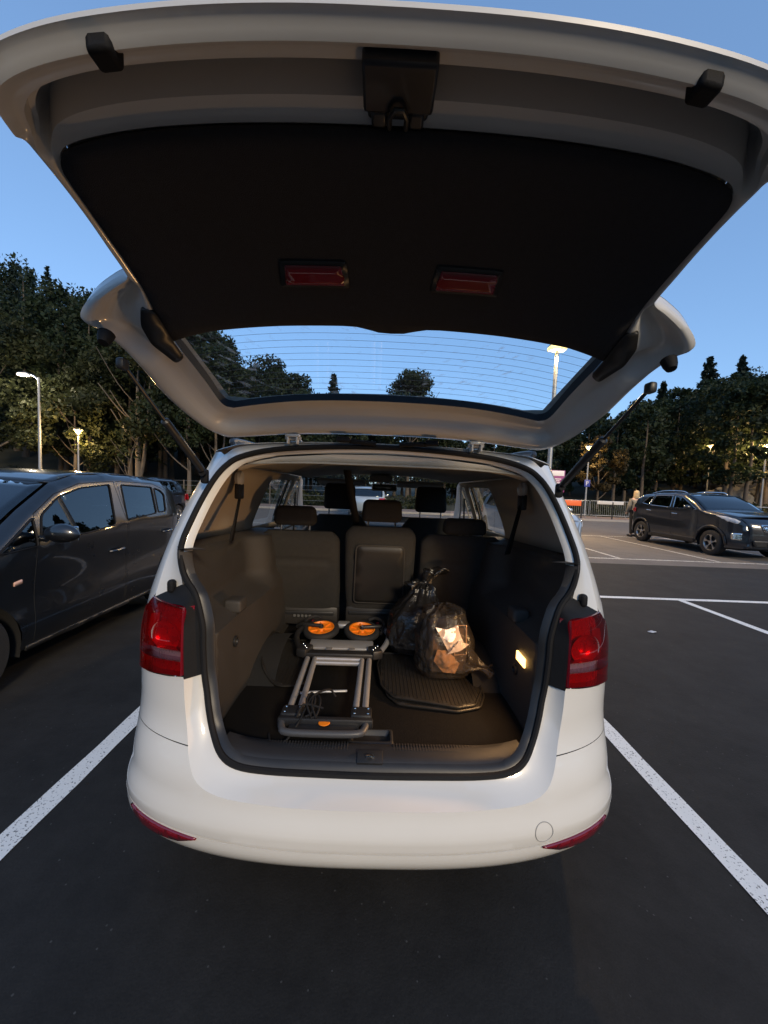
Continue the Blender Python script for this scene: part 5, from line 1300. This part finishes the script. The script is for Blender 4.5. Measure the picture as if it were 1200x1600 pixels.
# post-and-rail fence on the right and mesh fence posts on the left
F_ = thing('rail_fence', 'low pale railing along the foot of the right-hand slope', 'fence', (27, 26.2, .1))
for z in (.55, 1.05): obj('rail', MB().tube([(24, 25.9, z+.1), (42, 26.6, z+.1)], .035, 6), M['galv'], F_)
for k in range(13): obj('post', MB().tube([(24+k*1.5, 25.9+k*.0583, .0), (24+k*1.5, 25.9+k*.0583, 1.2)], .04, 6), M['galv'], F_)
F2 = thing('wire_fence', 'wire fence with thin wooden posts behind the black hatchback', 'fence', (-18, 25.8, .1))
for k in range(15): obj('post', MB().tube([(-30+k*1.9, 25.8, 0), (-30+k*1.9, 25.8, 1.45)], .045, 6), M['pale_bark'], F2)
for z in (.4, .75, 1.1, 1.4): obj('wire', MB().tube([(-30, 25.8, z), (-3.4, 25.8, z)], .008, 4), M['galv'], F2)

# ================================================================== the person behind the SUV
PX, PY = 9.62, 14.15
PER = thing('person', 'person with fair hair in a grey-beige jacket standing behind the dark SUV', 'person', (PX, PY, 0))
def skinned(name, joints, edges, radii, mt, parent, root=0, sub=2):
    me = bpy.data.meshes.new(name); me.from_pydata(joints, edges, []); me.materials.append(mt)
    o = bpy.data.objects.new(name, me); COL.objects.link(o)
    o.parent = parent
    if parent.type == 'EMPTY': o.matrix_parent_inverse = Matrix.Translation(-Vector(parent.location))
    md = o.modifiers.new('Skin', 'SKIN'); md.use_smooth_shade = True
    if not me.skin_vertices: 
        bm = bmesh.new(); bm.from_mesh(me); bm.verts.layers.skin.verify(); bm.to_mesh(me); bm.free()
    for k_, sv in enumerate(me.skin_vertices[0].data):
        rd = radii[k_]; sv.radius = rd if isinstance(rd, tuple) else (rd, rd); sv.use_root = (k_ == root)
    s2 = o.modifiers.new('Sub', 'SUBSURF'); s2.levels = sub; s2.render_levels = sub
    return o
sk_ = mat('skin', (.55, .36, .27), .55); jk = mat('grey_beige_jacket', (.20, .185, .16), .85, var=.15, vscale=20, bump=.4, bscale=60); tr_ = mat('black_trousers', (.012, .012, .014), .85); hr_m = mat('fair_hair', (.50, .38, .22), .6, var=.3, vscale=30); sh_ = mat('dark_shoes', (.02, .018, .016), .6)
J = [(0, 0, .95), (0, 0, 1.18), (0, .01, 1.38), (0, .015, 1.47), (0, -.005, 1.53), (-.17, .01, 1.37), (-.23, .02, 1.10), (-.21, .14, .90), (-.205, .20, .83), (.17, .01, 1.37), (.23, .03, 1.10), (.21, .16, .93), (.205, .22, .87), (-.09, 0, .90), (-.10, .01, .50), (-.10, -.02, .09), (-.10, .08, .04), (.09, 0, .90), (.10, .02, .50), (.10, .0, .09), (.10, .10, .04)]
E_ = [(0, 1), (1, 2), (2, 3), (3, 4), (2, 5), (5, 6), (6, 7), (7, 8), (2, 9), (9, 10), (10, 11), (11, 12), (0, 13), (13, 14), (14, 15), (15, 16), (0, 17), (17, 18), (18, 19), (19, 20)]
Rr = [.13, .12, .11, .05, .05, .055, .045, .034, .03, .055, .045, .034, .03, .085, .055, .04, .035, .085, .055, .04, .035]
Jw = [(PX+a, PY+b, c_) for a, b, c_ in J]
BODY = skinned('body', Jw, E_, Rr, sk_, PER)
def lathe_shape(c, prof, sx=1, sy=1, n=20):
    m = MB().lathe(prof, (0, 0, 0), 'Z', n); m.v = [(c[0]+p[0]*sx, c[1]+p[1]*sy, c[2]+p[2]) for p in m.v]; return m
hd = lathe_shape((PX, PY+.01, 1.50), [(.0001, 0), (.045, .005), (.068, .05), (.078, .11), (.074, .16), (.05, .205), (.0001, .225)], .92, 1.15)
hd.rbox((PX, PY+.108, 1.60), (.02, .03, .035), .008, 2); hd.rbox((PX-.073, PY+.01, 1.60), (.015, .03, .05), .006, 2); hd.rbox((PX+.073, PY+.01, 1.60), (.015, .03, .05), .006, 2)
HD = obj('head', hd, sk_, PER, smooth=70)
m = MB()
for s in (-1, 1): m.lathe([(.0001, .004), (.008, .003), (.009, 0)], (PX+s*.03, PY+.096, 1.613), 'Y', 10)
obj('eyes', m, M['darkmetal'], HD); obj('mouth', MB().rbox((PX, PY+.098, 1.55), (.04, .01, .01), .003), mat('lips', (.4, .16, .14), .5), HD)
hm = lathe_shape((PX, PY-.012, 1.45), [(.09, 0), (.098, .05), (.094, .11), (.095, .17), (.086, .23), (.055, .275), (.0001, .292)], .98, 1.05, 28)
hm.v = [(p[0]+.006*noise.noise(Vector(p)*18), min(p[1], PY+.055)+.006*noise.noise(Vector(p)*22), p[2]) for p in hm.v]; obj('hair', hm, hr_m, HD, smooth=70)
jn = [0, 1, 2, 5, 6, 7, 9, 10, 11]; mp_ = {v: i for i, v in enumerate(jn)}
jj = [Jw[i] for i in jn]+[(PX, PY, .78)]
skinned('jacket', jj, [(mp_[a], mp_[b]) for a, b in E_ if a in mp_ and b in mp_]+[(0, 9)], [.165, .155, .14, .078, .066, .052, .078, .066, .052, .175], jk, PER)
jn = [0, 13, 14, 15, 17, 18, 19]; mp_ = {v: i for i, v in enumerate(jn)}
skinned('trousers', [Jw[i] for i in jn], [(mp_[a], mp_[b]) for a, b in E_ if a in mp_ and b in mp_], [.14, .10, .072, .062, .10, .072, .062], tr_, PER)
for s in (-1, 1): obj('shoe', MB().rbox((PX+s*.10, PY+.05, .045), (.095, .26, .09), .035, 3), sh_, PER, smooth=60)
# bits of litter on the asphalt
for x, y, r_, lab in ((3.05, 4.05, .05, 'pale scrap of litter on the dark asphalt right of the minivan'), (3.95, 7.1, .055, 'small pale scrap lying near the edge of the old asphalt')):
    pts_ = [(r_*(1+.5*noise.noise(Vector((a, x, 0))))*cos(a), .5*r_*sin(a)) for a in np.linspace(0, 2*pi, 13)[:-1]]
    m = panel(pts_, lambda a, b: (x+a, y+b, .012+.01*noise.noise(Vector((a*30, b*30, x)))), step=.02); tag(obj('litter_scrap', m, mat('litter_paper', (.5, .52, .56), .8), solid=.0015), lab, 'litter')
# ================================================================== trees
rng = np.random.default_rng(11)
def leaf_mesh(name, C, size, up=.3):
    """many small two-triangle leaf clumps at the points C"""
    n = len(C); a = rng.normal(size=(n, 3)); a /= np.linalg.norm(a, axis=1)[:, None]
    b = rng.normal(size=(n, 3)); b -= (b*a).sum(1)[:, None]*a; b /= np.linalg.norm(b, axis=1)[:, None]
    s = (size*rng.uniform(.6, 1.35, n))[:, None]
    V = np.empty((n, 4, 3)); V[:, 0] = C-a*s; V[:, 1] = C-b*s*.55; V[:, 2] = C+a*s; V[:, 3] = C+b*s*.55
    me = bpy.data.meshes.new(name); me.vertices.add(n*4); me.vertices.foreach_set('co', V.reshape(-1).astype(np.float32))
    me.loops.add(n*4); me.loops.foreach_set('vertex_index', np.arange(n*4, dtype=np.int32))
    me.polygons.add(n); me.polygons.foreach_set('loop_start', np.arange(0, n*4, 4, dtype=np.int32))
    me.update(calc_edges=True); me.validate(); return me
def crown_points(base, h0, h, r, n, kind):
    """points spread through an uneven crown between heights h0 and h"""
    x, y, z = base; P = []
    if kind == 'conifer':
        tiers = max(12, int((h-h0)*1.7))
        for k in range(tiers):
            v = k/(tiers-1); zz = lerp(h0, h, v); rr = r*(1-v)**.85+.12
            nb = int(6+7*(1-v))
            for j in range(nb):
                a = rng.uniform(0, 2*pi); L = rr*rng.uniform(.55, 1.12); m_ = max(4, int(n/(tiers*nb)))
                t = rng.uniform(.1, 1, m_)**.7
                P.append(np.stack([x+cos(a)*L*t+rng.normal(0, .10+.06*r*(1-v), m_), y+sin(a)*L*t+rng.normal(0, .10+.06*r*(1-v), m_), z+zz-.28*L*t+rng.normal(0, .16, m_)], -1))
    else:
        nb = int(26+6*r)
        for k in range(nb):
            v = rng.uniform(0, 1)**.8; prof = max(.12, sin(pi*min(1, .18+.80*v))**.7)
            a = rng.uniform(0, 2*pi); q = r*prof*rng.uniform(.25, 1.0)**.6
            c = np.array((x+cos(a)*q, y+sin(a)*q, z+lerp(h0, h*.95, v)))
            s = r*rng.uniform(.16, .34); m_ = n//nb
            d = rng.normal(size=(m_, 3)); d /= np.linalg.norm(d, axis=1)[:, None]
            P.append(c+d*(s*rng.uniform(.25, 1.1, m_)**.55)[:, None]*np.array((1, 1, .72)))
    return np.concatenate(P)
def trunk_mb(base, h, r, kind, lean=(0, 0), fork=False, hc=None):
    x, y, z = base; m = MB(); pth = []
    for k in range(9):
        v = k/8; pth.append((x+lean[0]*v+.12*noise.noise(Vector((x, v*3, 1))), y+lean[1]*v+.12*noise.noise(Vector((y, v*3, 7))), z-.3+(h*.88+.3)*v))
    m.tube(pth, [r*(1.35 if k == 0 else 1)*(1-.85*k/8) for k in range(9)], 9)
    if kind != 'conifer':
        for k in range(8):
            v = rng.uniform(.30, .8); i = int(v*8); p = Vector(pth[i]); a = rng.uniform(0, 2*pi); L = h*rng.uniform(.14, .3)
            q = [p, p+Vector((cos(a)*L*.4, sin(a)*L*.4, L*.35)), p+Vector((cos(a)*L*.8, sin(a)*L*.8, L*.9))]
            m.tube(catmull(q, 3), [r*.42*(1-v)*(1-j/7*.75)+.012 for j in range(7)], 6)
    if fork:
        p = Vector((x, y, z+h*.06)); q = [p, p+Vector((.35, .1, h*.16)), p+Vector((.6, .2, h*.42)), p+Vector((.9, .1, h*.72))]
        m.tube(catmull(q, 4), [r*.7*(1-j/13*.7) for j in range(13)], 8)
    return m
def tree(name, label, x, y, top, r, h0=.3, kind='broad', leafm='leaf', n=7800, size=.145, trunk=.16, lean=(0, 0), fork=False, bark='bark', group='trees round the car park'):
    z = terr(x, y) if y > 25.4 else 0.05; h = top-z
    t = thing(name, label, 'tree', (x, y, z), group)
    obj('trunk', trunk_mb((x, y, z), h, trunk, kind, lean, fork), M[bark], t, smooth=60)
    me = leaf_mesh('crown', crown_points((x+lean[0]*.6, y+lean[1]*.6, z), h*h0, h, r, n, kind), size); me.materials.append(M[leafm])
    o = bpy.data.objects.new('crown', me); COL.objects.link(o); o.parent = t; o.matrix_parent_inverse = Matrix.Translation(-Vector(t.location)); return t
tree('broadleaf_tree', 'leafy tree with a thick straight trunk at the far left edge', -27.4, 27.6, 13.5, 4.2, .26, n=11000, trunk=.27, bark='pale_bark', leafm='leaf2')
tree('broadleaf_tree', 'tree with a pale forked trunk left of the gas strut', -17.4, 28.2, 12.0, 3.6, .34, n=10000, trunk=.24, fork=True, bark='pale_bark', leafm='leaf2')
tree('broadleaf_tree', 'slim pale-trunked tree beside the white rear pillar, left', -13.6, 27.8, 10.2, 2.8, .36, n=8000, trunk=.16, bark='pale_bark')
tree('broadleaf_tree', 'twin-stemmed tree just left of the minivan roof', -11.9, 28.4, 11.2, 3.0, .34, n=8000, trunk=.15, fork=True, bark='pale_bark')
tree('broadleaf_tree', 'bushy tree lit by the low lamp on the left', -22.3, 28.8, 9.0, 3.4, .22, n=9500, trunk=.15, leafm='leaf2')
tree('broadleaf_tree', 'dark round-crowned tree standing alone in the rear window', 2.9, 38.0, 13.0, 3.7, .30, n=10000, size=.15, trunk=.2)
tree('conifer_tree', 'small pointed conifer against the sky in the rear window', -5.4, 44.0, 13.6, 2.4, .12, 'conifer', 'needle', 7500, .16)
tree('broadleaf_tree', 'dark tree at the left end of the rear window', -19.5, 42.0, 18.6, 5.0, .25, n=13000, size=.18, trunk=.25)
tree('broadleaf_tree', 'dense dark tree right of the one at the window left end', -12.6, 43.0, 15.2, 4.6, .22, n=12000, size=.175, trunk=.25)
tree('broadleaf_tree', 'rounded tree left of the small pointed conifer', -9.0, 42.0, 13.2, 3.6, .2, n=10500, size=.16, trunk=.2)
tree('autumn_tree', 'small autumn-coloured tree behind the low lamp on the right', 16.5, 28.6, 6.0, 1.75, .34, n=4200, size=.13, trunk=.09, leafm='autumn')
tree('conifer_tree', 'tall ragged pine on the right-hand skyline', 43.0, 51.0, 19.9, 3.6, .30, 'conifer', 'needle', 10000, .2)
tree('conifer_tree', 'second pine standing right of the tall ragged one', 47.8, 51.5, 20.4, 3.2, .30, 'conifer', 'needle', 9500, .2)
tree('conifer_tree', 'narrow dark conifer above the right gas strut', 35.6, 49.0, 15.8, 2.6, .12, 'conifer', 'needle', 8500, .19)
tree('bare_sapling', 'thin leaning sapling behind the black hatchback', -17.4, 26.6, 5.0, .9, .5, n=260, size=.10, trunk=.05, lean=(.9, 0), bark='pale_bark')
# tree belt round the rest of the car park, out of the picture: it darkens the low horizon and shows in the paint
BELT = []
for k in range(150):
    q = rng.uniform(0, 1)
    if k < 90: x, y = lerp(-80, 90, (k+q)/90), rng.uniform(-60, -49)
    elif k < 120: x, y = rng.uniform(-74, -64), lerp(-48, 27, (k-90+q)/30)
    else: x, y = rng.uniform(74, 84), lerp(-48, 27, (k-120+q)/30)
    h = rng.uniform(11, 16.5); BELT.append(crown_points((x, y, 0), h*.08, h, h*.30, 900, 'broad'))
me = leaf_mesh('tree_belt', np.concatenate(BELT), .42); me.materials.append(M['leaf']); o = bpy.data.objects.new('tree_belt', me); COL.objects.link(o); tag(o, 'dark belt of trees enclosing the car park behind the viewpoint', 'woodland', kind='stuff')
# woodland that reads as one mass behind them
sk_a = [-1.9, -1.3, -1.0, -.78, -.60, -.43, -.30, -.15, 0, .08, .2, .4, .6, .71, .85, 1.0, 1.3, 2.0]
sk_e = [.66, .66, .61, .505, .44, .375, .30, .245, .205, .20, .17, .17, .235, .27, .335, .365, .38, .36]
CR = []; TRK = MB(); NCR = []
for k in range(300):
    y = rng.uniform(30, 62); a = -1.75+3.5*((k*.618034) % 1.0)+rng.uniform(-.01, .01); x = a*y
    if -3 < x < 13 and y < 40: continue
    top = CAM_H+interp(a, sk_a, sk_e)*y*rng.uniform(.74, 1.0); z = terr(x, y); h = top-z
    if h < 2.5: h = 2.5
    h = min(h, 22)
    con = rng.uniform() < .12; r = h*(.17 if con else .27)*rng.uniform(.8, 1.2)
    pts_ = crown_points((x, y, z), h*(.12 if y > 36 else .25), h, r, 3300, 'conifer' if con else 'broad')
    (NCR if con else CR).append(pts_)
    m = trunk_mb((x, y, z), h, .10+.008*h, 'conifer'); TRK.add(m.v, m.f)
FO = thing('woodland', 'dark mixed woodland on the slopes behind the car park', 'woodland', (0, 46, 0)); FO['kind'] = 'stuff'
for nm, pts_, mt in (('foliage', np.concatenate(CR), 'leaf'), ('needles', np.concatenate(NCR), 'needle')):
    me = leaf_mesh(nm, pts_, .175); me.materials.append(M[mt]); o = bpy.data.objects.new(nm, me); COL.objects.link(o); o.parent = FO; o.matrix_parent_inverse = Matrix.Translation((0, -46, 0)); tag(o, kind='stuff')
tag(obj('trunks', TRK, M['bark'], FO, smooth=60, recalc=False), kind='stuff')
# undergrowth at the foot of the slopes
UG = []
for k in range(260):
    x = rng.uniform(-45, 48); y = rng.uniform(26.6, 33) ; s = rng.uniform(.35, 1.1)
    if 8 < x < 15.8 and y < 29: continue
    d = rng.normal(size=(150, 3)); d /= np.linalg.norm(d, axis=1)[:, None]; d[:, 2] = np.abs(d[:, 2])
    UG.append(np.array((x, y, terr(x, y)))+d*s*rng.uniform(.3, 1.1, 150)[:, None]*np.array((1.3, 1, .9)))
me = leaf_mesh('undergrowth', np.concatenate(UG), .12); me.materials.append(M['leaf2']); o = bpy.data.objects.new('undergrowth', me); COL.objects.link(o); tag(o, 'low scrub along the foot of the wooded slopes', 'scrub', kind='stuff')
# pale rocks on the right-hand bank
for k, (x, y, s, lab) in enumerate([(33.5, 36.0, 1.5, 'pale grey boulder on the bank above the dark SUV'), (36.6, 36.6, 1.1, 'smaller boulder right of the pale grey one on the bank'), (38.5, 40.5, 2.2, 'broad rock outcrop higher up the right-hand bank')]):
    bm = bmesh.new(); bmesh.ops.create_icosphere(bm, subdivisions=4, radius=1); m = MB()
    for v in bm.verts:
        q = v.co*1.4+Vector((k*7, 0, 0)); f = 1+.35*noise.noise(q)+.16*noise.noise(q*2.7)
        f = round(f*5)/5*.5+f*.5; v.co = Vector((v.co.x*s*1.25*f, v.co.y*s*f, v.co.z*s*.8*f))
    bm.verts.index_update(); m.add([(x+v.co.x, y+v.co.y, terr(x, y)+s*.25+v.co.z) for v in bm.verts], [[v.index for v in f.verts] for f in bm.faces]); bm.free()
    tag(obj('boulder', m, M['rock'], smooth=30), lab, 'boulder', 'rocks on the right-hand bank')
